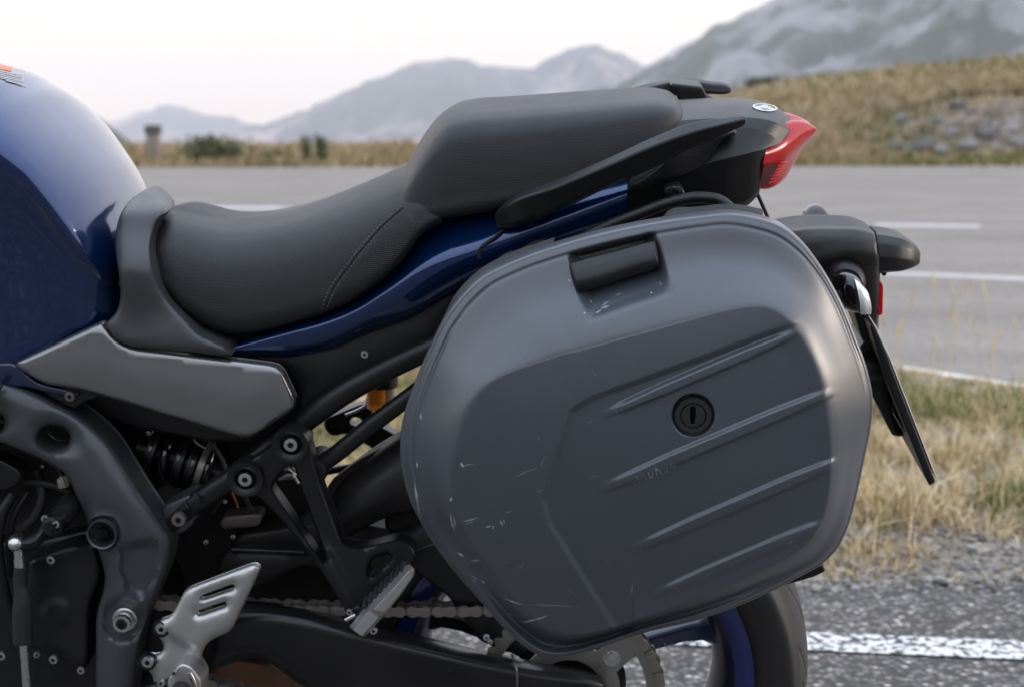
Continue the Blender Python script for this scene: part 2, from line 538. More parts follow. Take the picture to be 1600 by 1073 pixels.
def lathe(name, px, py, y, prof, m, parent=None, seg=28, ang=R(40)):
    """prof: (radius px, dy metres, negative towards the viewer)"""
    c = B(px, py, y); s = np.linalg.norm(B(px + 1, py, y) - c)
    V, Fc = lathe_mesh([(max(r, 0.01) * s, dy) for r, dy in prof], seg)
    return mesh_obj(name, V + c, Fc, m, parent, ang)

BOLT_ME = None
def bolt(px, py, y, rpx, parent, m=None, name='bolt'):
    """socket-head screw with a hexagonal recess, shared mesh scaled per instance"""
    global BOLT_ME
    m = m or M_BOLT
    if BOLT_ME is None: BOLT_ME = {}
    if m.name not in BOLT_ME:
        prof = [(1.0, 0.3), (1.0, -0.45), (0.93, -0.58), (0.80, -0.62), (0.52, -0.62)]
        V, Fc = lathe_mesh(prof, 24)
        V = list(V)
        base = 4 * 24
        hexv = []
        for k in range(24):
            t = 2 * math.pi * k / 24
            rr = 0.46 * math.cos(math.pi / 6) / math.cos((t % (math.pi / 3)) - math.pi / 6)
            hexv.append((rr * math.cos(t), -0.62, rr * math.sin(t)))
        s = len(V); V += hexv
        s2 = len(V); V += [(a, -0.15, c) for a, b, c in hexv]
        for k in range(24):
            k2 = (k + 1) % 24
            Fc.append((base + k, base + k2, s + k2, s + k)); Fc.append((s + k, s + k2, s2 + k2, s2 + k))
        Fc.append(tuple(s2 + k for k in range(24)))
        me = bpy.data.meshes.new('bolt'); me.from_pydata([tuple(v) for v in V], [], Fc)
        bm = bmesh.new(); bm.from_mesh(me); bmesh.ops.recalc_face_normals(bm, faces=bm.faces); bm.to_mesh(me); bm.free()
        smooth(me, R(35)); me.materials.append(m); me.materials.append(M_DRK); BOLT_ME[m.name] = me
        for p_ in me.polygons:
            if all(v.co.x ** 2 + v.co.z ** 2 < 0.2121 for v in (me.vertices[i] for i in p_.vertices)): p_.material_index = 1  # socket faces coloured dark to stand for the shade inside
    o = bpy.data.objects.new(name, BOLT_ME[m.name]); COL.objects.link(o)
    c = B(px, py, y); s = np.linalg.norm(B(px + 1, py, y) - c) * rpx
    o.location = Vector(c - CTX.org); o.scale = (s, s, s)
    o.rotation_euler = (0, random.random() * 1.0, 0)
    o.parent = parent or CTX.root
    return o

def ring_mesh_path(name, V2, y0, thick, m, parent): pass

def bevel(o, wd, seg=2, ang=35):
    b = o.modifiers.new('bevel', 'BEVEL'); b.width = wd; b.segments = seg; b.limit_method = 'ANGLE'; b.angle_limit = R(ang)
    return o

def circle(cx, cy, rx, ry=None, n=24, a0=0):
    ry = ry or rx
    return [(cx + rx * math.cos(a0 + 2 * math.pi * k / n), cy + ry * math.sin(a0 + 2 * math.pi * k / n)) for k in range(n)]

# ================================================================== SETTING
def vnoise2(x, y, seed=0):
    """smooth value noise on arrays"""
    xi = np.floor(x).astype(np.int64); yi = np.floor(y).astype(np.int64)
    fx = x - xi; fy = y - yi
    fx = fx * fx * fx * (fx * (fx * 6 - 15) + 10); fy = fy * fy * fy * (fy * (fy * 6 - 15) + 10)
    def h(a, b):
        n = (a * 374761393 + b * 668265263 + seed * 1274126177) & 0xffffffff
        n = ((n ^ (n >> 13)) * 1274126177) & 0xffffffff
        return ((n ^ (n >> 16)) & 0xffff) / 65535.0
    return (h(xi, yi) * (1 - fx) + h(xi + 1, yi) * fx) * (1 - fy) + (h(xi, yi + 1) * (1 - fx) + h(xi + 1, yi + 1) * fx) * fy

def fbm(x, y, oct=5, seed=0, ridged=False, gain=0.5):
    s = 0; a = 1; t = 0
    for o in range(oct):
        n = vnoise2(x * 2 ** o, y * 2 ** o, seed + o * 17)
        if ridged: n = 1 - np.abs(2 * n - 1)
        s = s + a * n; t += a; a *= gain
    return s / t

def grid_obj(name, X, Y, Z, m):
    ny, nx = X.shape
    idx = np.arange(nx * ny).reshape(ny, nx)
    q = np.stack([idx[:-1, :-1], idx[:-1, 1:], idx[1:, 1:], idx[1:, :-1]], -1).reshape(-1, 4)
    return fast_obj(name, np.stack([X, Y, Z], -1).reshape(-1, 3), q, m)

def geo_pos(nt):
    g = nt.nodes.new('ShaderNodeNewGeometry'); return g.outputs['Position']

def noise(nt, vec, scale, detail=4, rough=0.6):
    n = nd(nt, 'ShaderNodeTexNoise'); n.inputs['Scale'].default_value = scale; n.inputs['Detail'].default_value = detail
    n.inputs['Roughness'].default_value = rough; nt.links.new(vec, n.inputs['Vector']); return n.outputs['Fac']

def ramp(nt, fac, stops):
    r = nd(nt, 'ShaderNodeValToRGB'); e = r.color_ramp.elements
    while len(e) < len(stops): e.new(0.5)
    for el, (p, c) in zip(e, stops): el.position = p; el.color = (*c, 1)
    nt.links.new(fac, r.inputs['Fac']); return r.outputs['Color']

def mixc(nt, fac, a, b, mode='MIX'):
    mx = nd(nt, 'ShaderNodeMix', data_type='RGBA', blend_type=mode)
    for sock, v in ((0, fac), (6, a), (7, b)):
        if hasattr(v, 'node'): nt.links.new(v, mx.inputs[sock])
        elif isinstance(v, tuple): mx.inputs[sock].default_value = (*v, 1)
        else: mx.inputs[sock].default_value = v
    return mx.outputs[2]

def maprange(nt, v, a, b, c=0.0, d=1.0):
    mr = nd(nt, 'ShaderNodeMapRange'); mr.inputs['From Min'].default_value = a; mr.inputs['From Max'].default_value = b
    mr.inputs['To Min'].default_value = c; mr.inputs['To Max'].default_value = d
    nt.links.new(v, mr.inputs['Value']); return mr.outputs['Result']

def new_mat(name, rough=0.9):
    m = bpy.data.materials.new(name); m.use_nodes = True
    p = m.node_tree.nodes['Principled BSDF']; p.inputs['Roughness'].default_value = rough
    p.inputs['Specular IOR Level'].default_value = 0.3
    return m, m.node_tree, p

def asphalt_mat(name, lo, hi, stone, cell, paint=None, wear=0.5):
    m, nt, p = new_mat(name, 0.85)
    pos = geo_pos(nt)
    v = nd(nt, 'ShaderNodeTexVoronoi'); v.inputs['Scale'].default_value = cell; nt.links.new(pos, v.inputs['Vector'])
    sep = nd(nt, 'ShaderNodeSeparateColor'); nt.links.new(v.outputs['Color'], sep.inputs[0])
    agg = ramp(nt, sep.outputs[0], [(0.0, lo), (0.45, hi), (0.8, hi), (1.0, stone)])
    gap = maprange(nt, v.outputs['Distance'], 0.25, 0.62)
    c = mixc(nt, gap, agg, lo)
    big = noise(nt, pos, 0.55, 6, 0.65)
    c = mixc(nt, 1.0, c, ramp(nt, big, [(0.3, (0.78, 0.77, 0.76)), (0.7, (1.12, 1.12, 1.12))]), 'MULTIPLY')
    mid = noise(nt, pos, 14, 4)
    c = mixc(nt, 1.0, c, ramp(nt, mid, [(0.35, (0.8, 0.8, 0.8)), (0.7, (1.1, 1.09, 1.07))]), 'MULTIPLY')
    mps = nd(nt, 'ShaderNodeMapping'); mps.inputs['Scale'].default_value = (0.06, 0.8, 1); nt.links.new(pos, mps.inputs['Vector'])
    stk = noise(nt, mps.outputs[0], 1.0, 6, 0.7)
    c = mixc(nt, 1.0, c, ramp(nt, stk, [(0.32, (0.82, 0.81, 0.80)), (0.5, (1.0, 1.0, 1.0)), (0.68, (1.16, 1.15, 1.14))]), 'MULTIPLY')
    if paint:
        w1 = noise(nt, pos, 38, 5, 0.7)
        a = nd(nt, 'ShaderNodeMath', operation='MULTIPLY_ADD'); nt.links.new(v.outputs['Distance'], a.inputs[0]); a.inputs[1].default_value = 0.35
        nt.links.new(w1, a.inputs[2])
        k = maprange(nt, a.outputs[0], wear + 0.10, wear + 0.17)
        c = mixc(nt, k, paint, c)
    nt.links.new(c, p.inputs['Base Color'])
    bp = nd(nt, 'ShaderNodeBump'); bp.inputs['Strength'].default_value = 0.8; bp.inputs['Distance'].default_value = 0.004
    nt.links.new(v.outputs['Distance'], bp.inputs['Height']); bp.invert = True
    nt.links.new(bp.outputs['Normal'], p.inputs['Normal'])
    return m

ASPH_N = asphalt_mat('coarse_asphalt', (0.08, 0.074, 0.068), (0.26, 0.24, 0.222), (0.66, 0.61, 0.56), 70)
PAINT_N = asphalt_mat('worn_white_paint', (0.09, 0.085, 0.08), (0.24, 0.23, 0.22), (0.45, 0.43, 0.40), 70, (0.74, 0.73, 0.70), 0.57)
ASPH_R = asphalt_mat('road_asphalt', (0.235, 0.21, 0.185), (0.32, 0.285, 0.255), (0.41, 0.365, 0.325), 60)
PAINT_R = asphalt_mat('road_paint', (0.22, 0.22, 0.225), (0.28, 0.28, 0.285), (0.34, 0.33, 0.32), 60, (0.80, 0.79, 0.76), 0.90)

def soil_mat(name, kind):
    m, nt, p = new_mat(name, 0.95)
    pos = geo_pos(nt)
    if kind == 'verge':
        n = noise(nt, pos, 26, 6, 0.7)
        c = ramp(nt, n, [(0.25, (0.10, 0.085, 0.065)), (0.45, (0.22, 0.19, 0.15)), (0.62, (0.33, 0.29, 0.23)), (0.8, (0.36, 0.34, 0.31))])
        g = noise(nt, pos, 2.2, 4)
        c = mixc(nt, maprange(nt, g, 0.5, 0.62), c, mixc(nt, 0.5, c, (0.13, 0.13, 0.045)))
        nt.links.new(c, p.inputs['Base Color'])
        bp = nd(nt, 'ShaderNodeBump'); bp.inputs['Distance'].default_value = 0.02; bp.inputs['Strength'].default_value = 0.8
        nt.links.new(n, bp.inputs['Height']); nt.links.new(bp.outputs['Normal'], p.inputs['Normal'])
    else:
        n = noise(nt, pos, 0.5, 8, 0.7)
        c = ramp(nt, n, [(0.30, (0.10, 0.09, 0.04)), (0.43, (0.22, 0.165, 0.075)), (0.56, (0.36, 0.26, 0.125)), (0.75, (0.46, 0.34, 0.18))])
        f = noise(nt, pos, 3.5, 5, 0.7)
        c = mixc(nt, 1.0, c, ramp(nt, f, [(0.3, (0.7, 0.7, 0.68)), (0.7, (1.15, 1.12, 1.1))]), 'MULTIPLY')
        # bare earth and stones on steep faces
        g = nt.nodes.new('ShaderNodeNewGeometry'); sx = nd(nt, 'ShaderNodeSeparateXYZ'); nt.links.new(g.outputs['True Normal'], sx.inputs[0])
        st = noise(nt, pos, 1.6, 5, 0.7)
        sx2 = nd(nt, 'ShaderNodeMath', operation='MULTIPLY_ADD'); nt.links.new(st, sx2.inputs[0]); sx2.inputs[1].default_value = 0.22
        nt.links.new(sx.outputs['Z'], sx2.inputs[2])
        k = maprange(nt, sx2.outputs[0], 0.95, 1.07, 1.0, 0.0)
        v = nd(nt, 'ShaderNodeTexVoronoi'); v.inputs['Scale'].default_value = 2.4; nt.links.new(pos, v.inputs['Vector'])
        sp = nd(nt, 'ShaderNodeSeparateColor'); nt.links.new(v.outputs['Color'], sp.inputs[0])
        earth = ramp(nt, sp.outputs[0], [(0.0, (0.09, 0.075, 0.055)), (0.5, (0.14, 0.11, 0.085)), (0.8, (0.20, 0.17, 0.145)), (1.0, (0.28, 0.25, 0.23))])
        c = mixc(nt, k, c, earth)
        nt.links.new(c, p.inputs['Base Color'])
    return m

PAINT_D = asphalt_mat('faded_road_paint', (0.235, 0.21, 0.185), (0.32, 0.285, 0.255), (0.41, 0.365, 0.325), 60, (0.56, 0.53, 0.50), 0.82)
VERGE_M = soil_mat('verge_soil', 'verge')
HILL_M = soil_mat('hill_grassland', 'hill')

# ---- ground: one terrain sheet, level at the pass, rising to banks and falling to the valley
ys = np.concatenate([np.linspace(-400, 0, 12), np.linspace(4, 64, 22), np.linspace(65.5, 104, 80), np.linspace(108, 180, 24), np.linspace(195, 900, 24), np.linspace(1000, 9000, 12)])
xs = np.concatenate([np.linspace(-6000, -200, 14), np.linspace(-150, -40, 24), np.linspace(-38, 62, 200), np.linspace(65, 200, 24), np.linspace(260, 6000, 14)])
X, Y = np.meshgrid(xs, ys)
def far_edge(x):
    return 66.0 + 1.2 * np.sin(x * 0.11) + 0.07 * x * (x > 0)
def hill_z(x, y):
    """height of the grassy ground beyond the road"""
    fe = far_edge(x)
    t = y - fe
    low = 0.55 + 0.75 * sstep(-12, 14, x) + 0.35 * fbm(x * 0.13, y * 0.09, 4, 3)
    z_low = low * sstep(0, 16, t)
    big = np.interp(x, [6, 9, 12, 15, 18, 24, 31, 40, 60, 100, 200], [0, 1.0, 2.3, 3.1, 3.5, 3.9, 4.5, 5.4, 7.5, 12, 16])
    # a cut face with a grassy shelf above it
    prof = 0.42 * sstep(1.5, 9.5, t) + 0.18 * sstep(9, 12.5, t) + 0.40 * sstep(12, 30, t)
    z = z_low + big * prof + 0.30 * (fbm(x * 0.35, y * 0.35, 4, 9) - 0.5) * sstep(0, 8, t)
    cut = sstep(17, 23, x) * (1 - sstep(60, 90, x))
    prof2 = 0.08 * sstep(0, 3.5, t) + 0.56 * sstep(3.2, 8.4, t) + 0.36 * sstep(9, 24, t)
    z2 = z_low + big * prof2 + 0.45 * (fbm(x * 0.45, y * 0.45, 5, 21) - 0.5) * sstep(1, 7, t)
    z = z * (1 - cut) + z2 * cut
    fall = sstep(100, 700, y) * (1 - 0.9 * sstep(10, 60, x) * (1 - sstep(200, 500, y)))
    return z - 150 * fall
Zt = np.where(Y > 60, hill_z(X, Y), 0.0) - 0.06
ground = tag(grid_obj('ground', X, Y, Zt, HILL_M), kind='structure')

# ---- road (level asphalt beyond the verge), its near edge follows a bend
edge_px = [(-1200, 395), (-400, 436), (200, 470), (600, 500), (900, 520), (1100, 537), (1250, 552), (1400, 573), (1500, 588), (1600, 605), (1750, 634), (1950, 684), (2200, 760)]
edge_w = catmull([tuple(G(*p)[:2]) for p in edge_px], 90)
far_x = np.linspace(-90, 110, len(edge_w))
Yf = far_edge(far_x) + 0.5
nrow = 20
Xr = np.zeros((nrow, len(edge_w))); Yr = Xr.copy()
for i in range(nrow):
    f = (i / (nrow - 1)) ** 1.6
    Xr[i] = edge_w[:, 0] * (1 - f) + far_x * f
    Yr[i] = (edge_w[:, 1] - 0.10) * (1 - f) + Yf * f
road = tag(grid_obj('road', Xr, Yr, np.zeros_like(Xr) + 0.0, ASPH_R), kind='structure')

def strip(name, line, w0, w1, z, m, parent, nseg=60):
    c = catmull(line, nseg) if len(line) > 2 else np.linspace(line[0], line[1], nseg)
    t = np.gradient(c, axis=0); t /= np.linalg.norm(t, axis=1)[:, None]
    n = np.stack([-t[:, 1], t[:, 0]], 1)
    a = c + n * w0; b = c + n * w1
    Xs = np.stack([a[:, 0], b[:, 0]]); Ys = np.stack([a[:, 1], b[:, 1]])
    o = grid_obj(name, Xs, Ys, np.zeros_like(Xs) + z, m); o.parent = parent; return o
strip('edge_line', edge_w[5:], -0.22, 0.03, 0.004, PAINT_R, road)
strip('centre_line', [tuple(G(x, y)[:2]) for x, y in [(900, 418), (1150, 421), (1300, 424), (1440, 429.5), (1600, 437), (1800, 449), (2100, 475)]], -0.13, 0.13, 0.004, PAINT_D, road)
strip('dash_line', [tuple(G(1368, 352)[:2]), tuple(G(1532, 354.5)[:2])], -0.3, 0.3, 0.004, PAINT_D, road, 10)
strip('dash_line', [tuple(G(312, 325)[:2]), tuple(G(446, 326)[:2])], -0.5, 0.5, 0.004, PAINT_D, road, 10)
strip('dash_line', [tuple(G(900, 345)[:2]), tuple(G(1120, 348)[:2])], -0.3, 0.3, 0.004, PAINT_D, road, 10)

# ---- verge between the lay-by and the road
px_ = np.linspace(-3.2, 4.4, 200); near_y = 1.36 + 0.05 * (fbm(px_ * 1.5, px_ * 0, 3, 4) - 0.5) * 2
edge_y_at = lambda x: np.interp(x, edge_w[np.argsort(edge_w[:, 0]), 0], edge_w[np.argsort(edge_w[:, 0]), 1])
fy_ = np.minimum(edge_y_at(px_) - 0.02, 30)
Xv, Tv = np.meshgrid(px_, np.linspace(0, 1, 150))
Yv = near_y[None] * (1 - Tv) + fy_[None] * Tv
def verge_z(x, y, ny, fy):
    u = np.minimum(sstep(0, 0.5, y - ny), sstep(0, 0.4, fy - y))
    return 0.006 + u * (0.030 * fbm(x * 2, y * 2, 4, 6) + 0.02 * fbm(x * 9, y * 9, 3, 8)) - 0.012 * (1 - u)
Zv = verge_z(Xv, Yv, near_y[None], fy_[None])
verge = tag(grid_obj('verge', Xv, Yv, Zv, VERGE_M), kind='structure')
# the rest of the verge, far to both sides
def verge_side(x0, x1):
    xx = np.linspace(x0, x1, 30)
    Xs, Ts = np.meshgrid(xx, np.linspace(0, 1, 16))
    Ys = 1.36 * (1 - Ts) + np.minimum(np.maximum(edge_y_at(xx) - 0.02, 1.4), 30)[None] * Ts
    return tag(grid_obj('verge', Xs, Ys, np.zeros_like(Xs) + 0.0, VERGE_M), kind='structure')
verge_side(-40, -3.2)

# ---- lay-by asphalt under the motorcycle
def flat(name, x0, x1, y0, y1, z, m, nx=2, ny=2):
    Xs, Ys = np.meshgrid(np.linspace(x0, x1, nx), np.linspace(y0, y1, ny))
    return grid_obj(name, Xs, Ys, np.zeros_like(Xs) + z, m)
pavement = tag(flat('pavement', -60, 60, -60, 1.40, 0.0, ASPH_N, 8, 8), kind='structure')
a, b = G(1270, 1003)[:2], G(1600, 1017)[:2]
dv = (b - a) / np.linalg.norm(b - a)
strip('bay_line', [tuple(a - dv * 0.52), tuple(a + dv * 9)], -0.062, 0.056, 0.004, PAINT_N, pavement, 40)

# ---- haze, mountains
def mountain(name, ridge_px, dist, front, back, base, m, seed, rough, nx=260, ny=70, gully=0.35, jag=14):
    rp = np.array(ridge_px, float)
    pxs = np.linspace(rp[0, 0], rp[-1, 0], nx)
    pys = np.interp(pxs, rp[:, 0], rp[:, 1]) + jag * (fbm(pxs / 26.0, pxs * 0 + seed, 5, seed, gain=0.62) - 0.5)
    k = np.ones(5) / 5
    P = D(pxs, pys, dist - CAM[1])
    rx, rz = P[:, 0], P[:, 2]
    t = np.linspace(-1, 1, ny)
    Xm = np.tile(rx[None], (ny, 1))
    Ym = np.where(t < 0, dist + t * front, dist + t * back)[:, None] + np.zeros((1, nx))
    Xm = Xm * (Ym / dist)
    prof = np.where(t < 0, (1 + t) ** 1.25, (1 - t) ** 1.3)[:, None]
    sp = front / 5.0
    rid = fbm(Xm / sp, Ym / (sp * 2.2), 6, seed, ridged=True, gain=0.55)
    nz = fbm(Xm / (sp * .35), Ym / (sp * .5), 5, seed + 5)
    rise = rz[None] - base
    side = np.sin(np.clip(prof, 0, 1) * math.pi)
    Zm = base + rise * prof + rise.clip(0, None) * side * (gully * (rid - 0.55)) + rough * (nz - 0.5) * (0.15 + side)
    Zm[0] = base; Zm[-1] = base
    o = grid_obj(name, Xm, Ym, Zm, m)
    return tag(o, kind='structure')

def rock_mat(name, green, rock, scale, hi=None):
    m, nt, p = new_mat(name, 0.95)
    pos = geo_pos(nt)
    n = noise(nt, pos, scale, 8, 0.68)
    mp = nd(nt, 'ShaderNodeMapping'); mp.inputs['Scale'].default_value = (1, 0.4, 0.35); nt.links.new(pos, mp.inputs['Vector'])
    n2 = noise(nt, mp.outputs[0], scale * 2.6, 7, 0.7)
    g = nt.nodes.new('ShaderNodeNewGeometry'); sx = nd(nt, 'ShaderNodeSeparateXYZ'); nt.links.new(g.outputs['Normal'], sx.inputs[0])
    a = nd(nt, 'ShaderNodeMath', operation='MULTIPLY_ADD'); nt.links.new(n2, a.inputs[0]); a.inputs[1].default_value = 0.9; nt.links.new(n, a.inputs[2])
    k = maprange(nt, a.outputs[0], 0.90, 1.05)
    c = mixc(nt, k, green, rock)
    if hi: c = mixc(nt, maprange(nt, n, 0.55, 0.66), c, hi)
    nt.links.new(c, p.inputs['Base Color'])
    return m

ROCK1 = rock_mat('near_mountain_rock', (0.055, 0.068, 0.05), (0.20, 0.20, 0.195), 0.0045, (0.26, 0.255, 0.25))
ROCK2 = rock_mat('far_mountain_rock', (0.08, 0.095, 0.085), (0.30, 0.25, 0.24), 0.0016, (0.60, 0.42, 0.37))  # pink tones put the last sunlight on the peaks into the rock colour
FOREST = rock_mat('wooded_slope', (0.035, 0.045, 0.03), (0.07, 0.075, 0.055), 0.01)
mountain('mountain', [(760, 232), (840, 205), (925, 148), (965, 128), (1000, 112), (1050, 92), (1085, 62), (1110, 40), (1150, 22), (1200, -2), (1290, -48), (1400, -80), (1560, -150), (1800, -210), (2200, -190), (2900, -60), (3400, 180)], 2300, 1500, 1200, -60, ROCK1, 3, 60, nx=420, ny=120, gully=0.55)
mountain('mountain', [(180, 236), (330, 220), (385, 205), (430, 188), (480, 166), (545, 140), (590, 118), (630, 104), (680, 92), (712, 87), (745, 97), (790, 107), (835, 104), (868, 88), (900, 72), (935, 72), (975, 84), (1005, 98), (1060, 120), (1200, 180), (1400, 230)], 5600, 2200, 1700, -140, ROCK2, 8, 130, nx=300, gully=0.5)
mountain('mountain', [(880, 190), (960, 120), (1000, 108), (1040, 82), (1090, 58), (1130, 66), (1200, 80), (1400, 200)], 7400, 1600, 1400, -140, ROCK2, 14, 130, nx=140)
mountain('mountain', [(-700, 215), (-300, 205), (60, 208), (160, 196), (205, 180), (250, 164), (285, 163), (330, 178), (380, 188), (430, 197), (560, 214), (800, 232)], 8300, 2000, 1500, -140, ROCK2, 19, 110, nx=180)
mountain('mountain', [(-900, -60), (-500, -10), (-200, 60), (0, 120), (100, 150), (150, 178), (196, 211), (236, 238)], 1100, 700, 700, -60, FOREST, 31, 30, nx=160)

# wooded hillside behind the viewpoint, unseen, added to darken the camera-side light
def shading_hillside():
    az = np.linspace(R(98), R(262), 150); rr = np.concatenate([np.linspace(45, 200, 30), np.linspace(215, 900, 34)])
    A, Q = np.meshgrid(az, rr)
    Xh, Yh = Q * np.sin(A), Q * np.cos(A)
    e = np.interp(A, [R(98), R(125), R(160), R(200), R(235), R(262)], [0.08, 0.16, 0.22, 0.24, 0.22, 0.14])
    Zh = -0.3 + (Q - 45).clip(0) * e * sstep(45, 110, Q) + 26 * (fbm(Xh / 90, Yh / 90, 5, 77) - 0.5) * sstep(60, 200, Q)
    return tag(grid_obj('shading_hillside', Xh, Yh, Zh, FOREST), kind='structure')
shading_hillside()

# ================================================================== VEGETATION, STONES
def attr_mat(name, rough=0.75, sss=0.0):
    m, nt, p = new_mat(name, rough)
    a = nd(nt, 'ShaderNodeAttribute', attribute_name='tint')
    nt.links.new(a.outputs['Color'], p.inputs['Base Color'])
    return m
GRASS_M = attr_mat('grass_blades')
LEAF_M = attr_mat('leaves', 0.6)
STONE_M = attr_mat('stones', 0.9)

def set_tint(o, cols):
    at = o.data.color_attributes.new('tint', 'FLOAT_COLOR', 'POINT')
    c = np.concatenate([cols, np.ones((len(cols), 1))], 1).astype(np.float32)
    at.data.foreach_set('color', c.ravel())

def blades(name, base, h, wd, lean, cols, m=None, droop=0.5, kind='stuff'):
    """thin curved blades: arrays of root points, heights, widths, lean vectors and colours"""
    n = len(base)
    a = rng.random(n) * 2 * np.pi
    side = np.stack([np.cos(a), np.sin(a), np.zeros(n)], 1) * wd[:, None] * 0.5
    ln = np.concatenate([lean, np.zeros((n, 1))], 1)
    up = np.zeros((n, 3)); up[:, 2] = 1
    mid = base + up * (h * 0.55)[:, None] + ln * (h * 0.25)[:, None]
    tip = base + up * (h * (1 - 0.35 * droop))[:, None] + ln * (h * 0.95)[:, None]
    V = np.stack([base - side, base + side, mid - side * 0.75, mid + side * 0.75, tip], 1).reshape(-1, 3)
    i = np.arange(n)[:, None] * 5
    q = i + np.array([[0, 1, 3, 2]]); t = i + np.array([[2, 3, 4]])
    o = fast_obj(name, V, q, m or GRASS_M, tris=t)
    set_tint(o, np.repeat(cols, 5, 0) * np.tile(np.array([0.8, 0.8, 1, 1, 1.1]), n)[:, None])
    return tag(o, kind=kind) if kind else o

DRY = np.array([[0.60, 0.44, 0.23], [0.66, 0.52, 0.30], [0.50, 0.35, 0.17], [0.72, 0.60, 0.40]])
GRN = np.array([[0.14, 0.17, 0.04], [0.20, 0.22, 0.06], [0.11, 0.14, 0.035], [0.27, 0.26, 0.09]])

# near verge grass
N = 300000
gx = rng.uniform(-1.7, 3.3, N); gy = rng.uniform(1.42, 6.5, N)
ey = edge_y_at(gx)
dens = sstep(1.62, 2.05, gy + 0.5 * (fbm(gx * 1.3, gy * 1.3, 3, 41) - 0.5))
clump = fbm(gx * 3.1, gy * 3.1, 3, 44)
pr = dens * (0.10 + 0.75 * sstep(0.38, 0.62, clump))
# a sparse weedy strip along the asphalt edge
pr = np.maximum(pr, 0.85 * np.exp(-((gy - 1.43) / 0.08) ** 2) * sstep(0.40, 0.55, fbm(gx * 4, gy * 4, 3, 47)))
pr = np.maximum(pr, 0.07 + 0.7 * sstep(0.48, 0.62, fbm(gx * 2.6, gy * 5.0, 3, 49)) * (gy > 1.40))
k = (rng.random(N) < pr) & (gy < ey - 0.03)
gx, gy = gx[k], gy[k]; n = len(gx)
gz = verge_z(gx, gy, np.interp(gx, px_, near_y), edge_y_at(gx)) - 0.004
green = rng.random(n) < 0.07 + 0.60 * sstep(0.54, 0.66, fbm(gx * 2.0, gy * 2.0, 3, 52))
hh = rng.gamma(4, 0.0125, n) * np.where(gy < 1.62, 0.45, 1.0) * (0.14 + 0.86 * sstep(0.05, 1.5, edge_y_at(gx) - gy)) * (0.55 + 1.1 * sstep(0.4, 0.7, fbm(gx * 2.3, gy * 2.3, 3, 55))) + 0.012
col = np.where(green[:, None], GRN[rng.integers(0, 4, n)], DRY[rng.integers(0, 4, n)]) * rng.uniform(0.7, 1.2, (n, 1))
ll = rng.normal(0, 0.55, (n, 2)); ll = np.where(green[:, None], ll * 0.7, ll * 1.5)
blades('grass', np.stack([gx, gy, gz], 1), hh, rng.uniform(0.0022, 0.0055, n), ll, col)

# tall dry seed stalks near the edge line
st = []; sc_ = []
SX = rng.uniform(0.9, 2.6, 46); SY = edge_y_at(SX) - rng.uniform(0.15, 1.2, 46)
ok_ = SY > 2.2
Vs = []; Qs = []; Cs = []
for x, y in zip(SX[ok_], SY[ok_]):
    h = random.uniform(0.22, 0.52); lx, ly = random.gauss(0, 0.12), random.gauss(0, 0.1)
    zz = 0.02
    prev = None
    for i in range(9):
        t = i / 8
        c = np.array([x + lx * h * t * t, y + ly * h * t * t, zz + h * t])
        r = 0.0011 if t < 0.72 else 0.0011 + 0.0045 * math.sin((t - 0.72) / 0.28 * math.pi)
        s = len(Vs)
        for q in range(4): Vs.append(c + r * np.array([math.cos(q * 1.571), math.sin(q * 1.571), 0])); Cs.append(DRY[1] * (1.0 if t < .72 else 0.9))
        if prev is not None:
            for q in range(4): Qs.append((prev + q, prev + (q + 1) % 4, s + (q + 1) % 4, s + q))
        prev = s
o = fast_obj('grass_seed_stalks', np.array(Vs), Qs, GRASS_M); set_tint(o, np.array(Cs)); tag(o, kind='stuff')

# gravel
ICO = None
def ico():
    bm = bmesh.new(); bmesh.ops.create_icosphere(bm, subdivisions=1, radius=1)
    V = np.array([v.co[:] for v in bm.verts]); T = np.array([[v.index for v in f.verts] for f in bm.faces]); bm.free()
    return V, T
IV, IT = ico()
def stones(name, C, S, cols, kind='stuff'):
    n = len(C)
    V = IV[None] * (0.72 + 0.5 * rng.random((n, len(IV), 1)))
    sc3 = np.stack([S * rng.uniform(0.8, 1.4, n), S * rng.uniform(0.7, 1.2, n), S * rng.uniform(0.45, 0.8, n)], 1)
    V = V * sc3[:, None]
    a = rng.random(n) * 6.28; ca, sa = np.cos(a)[:, None], np.sin(a)[:, None]
    X_, Y_ = V[..., 0] * ca - V[..., 1] * sa, V[..., 0] * sa + V[..., 1] * ca
    V = np.stack([X_, Y_, V[..., 2]], -1) + C[:, None]
    T = (IT[None] + (np.arange(n) * len(IV))[:, None, None]).reshape(-1, 3)
    o = fast_obj(name, V.reshape(-1, 3), None, STONE_M, tris=T, ang=R(20))
    set_tint(o, np.repeat(cols, len(IV), 0)); 
    return tag(o, kind=kind) if kind else o
N = 21000
sx_ = rng.uniform(-1.7, 3.2, N); sy_ = 1.33 + rng.gamma(1.5, 0.20, N)
k = (sy_ < edge_y_at(sx_) - 0.02) & (sy_ < 4.6)
sx_, sy_ = sx_[k], sy_[k]
ss = np.clip(rng.gamma(1.5, 0.0029, len(sx_)), 0.002, 0.018)
sz = np.where(sy_ < 1.42, 0.0, verge_z(sx_, sy_, np.interp(sx_, px_, near_y), edge_y_at(sx_))) + ss * 0.25
g = rng.uniform(0.09, 0.36, len(sx_))
stones('gravel', np.stack([sx_, sy_, sz], 1), ss, np.stack([g * 1.07, g, g * rng.uniform(0.84, 0.97, len(g))], 1))

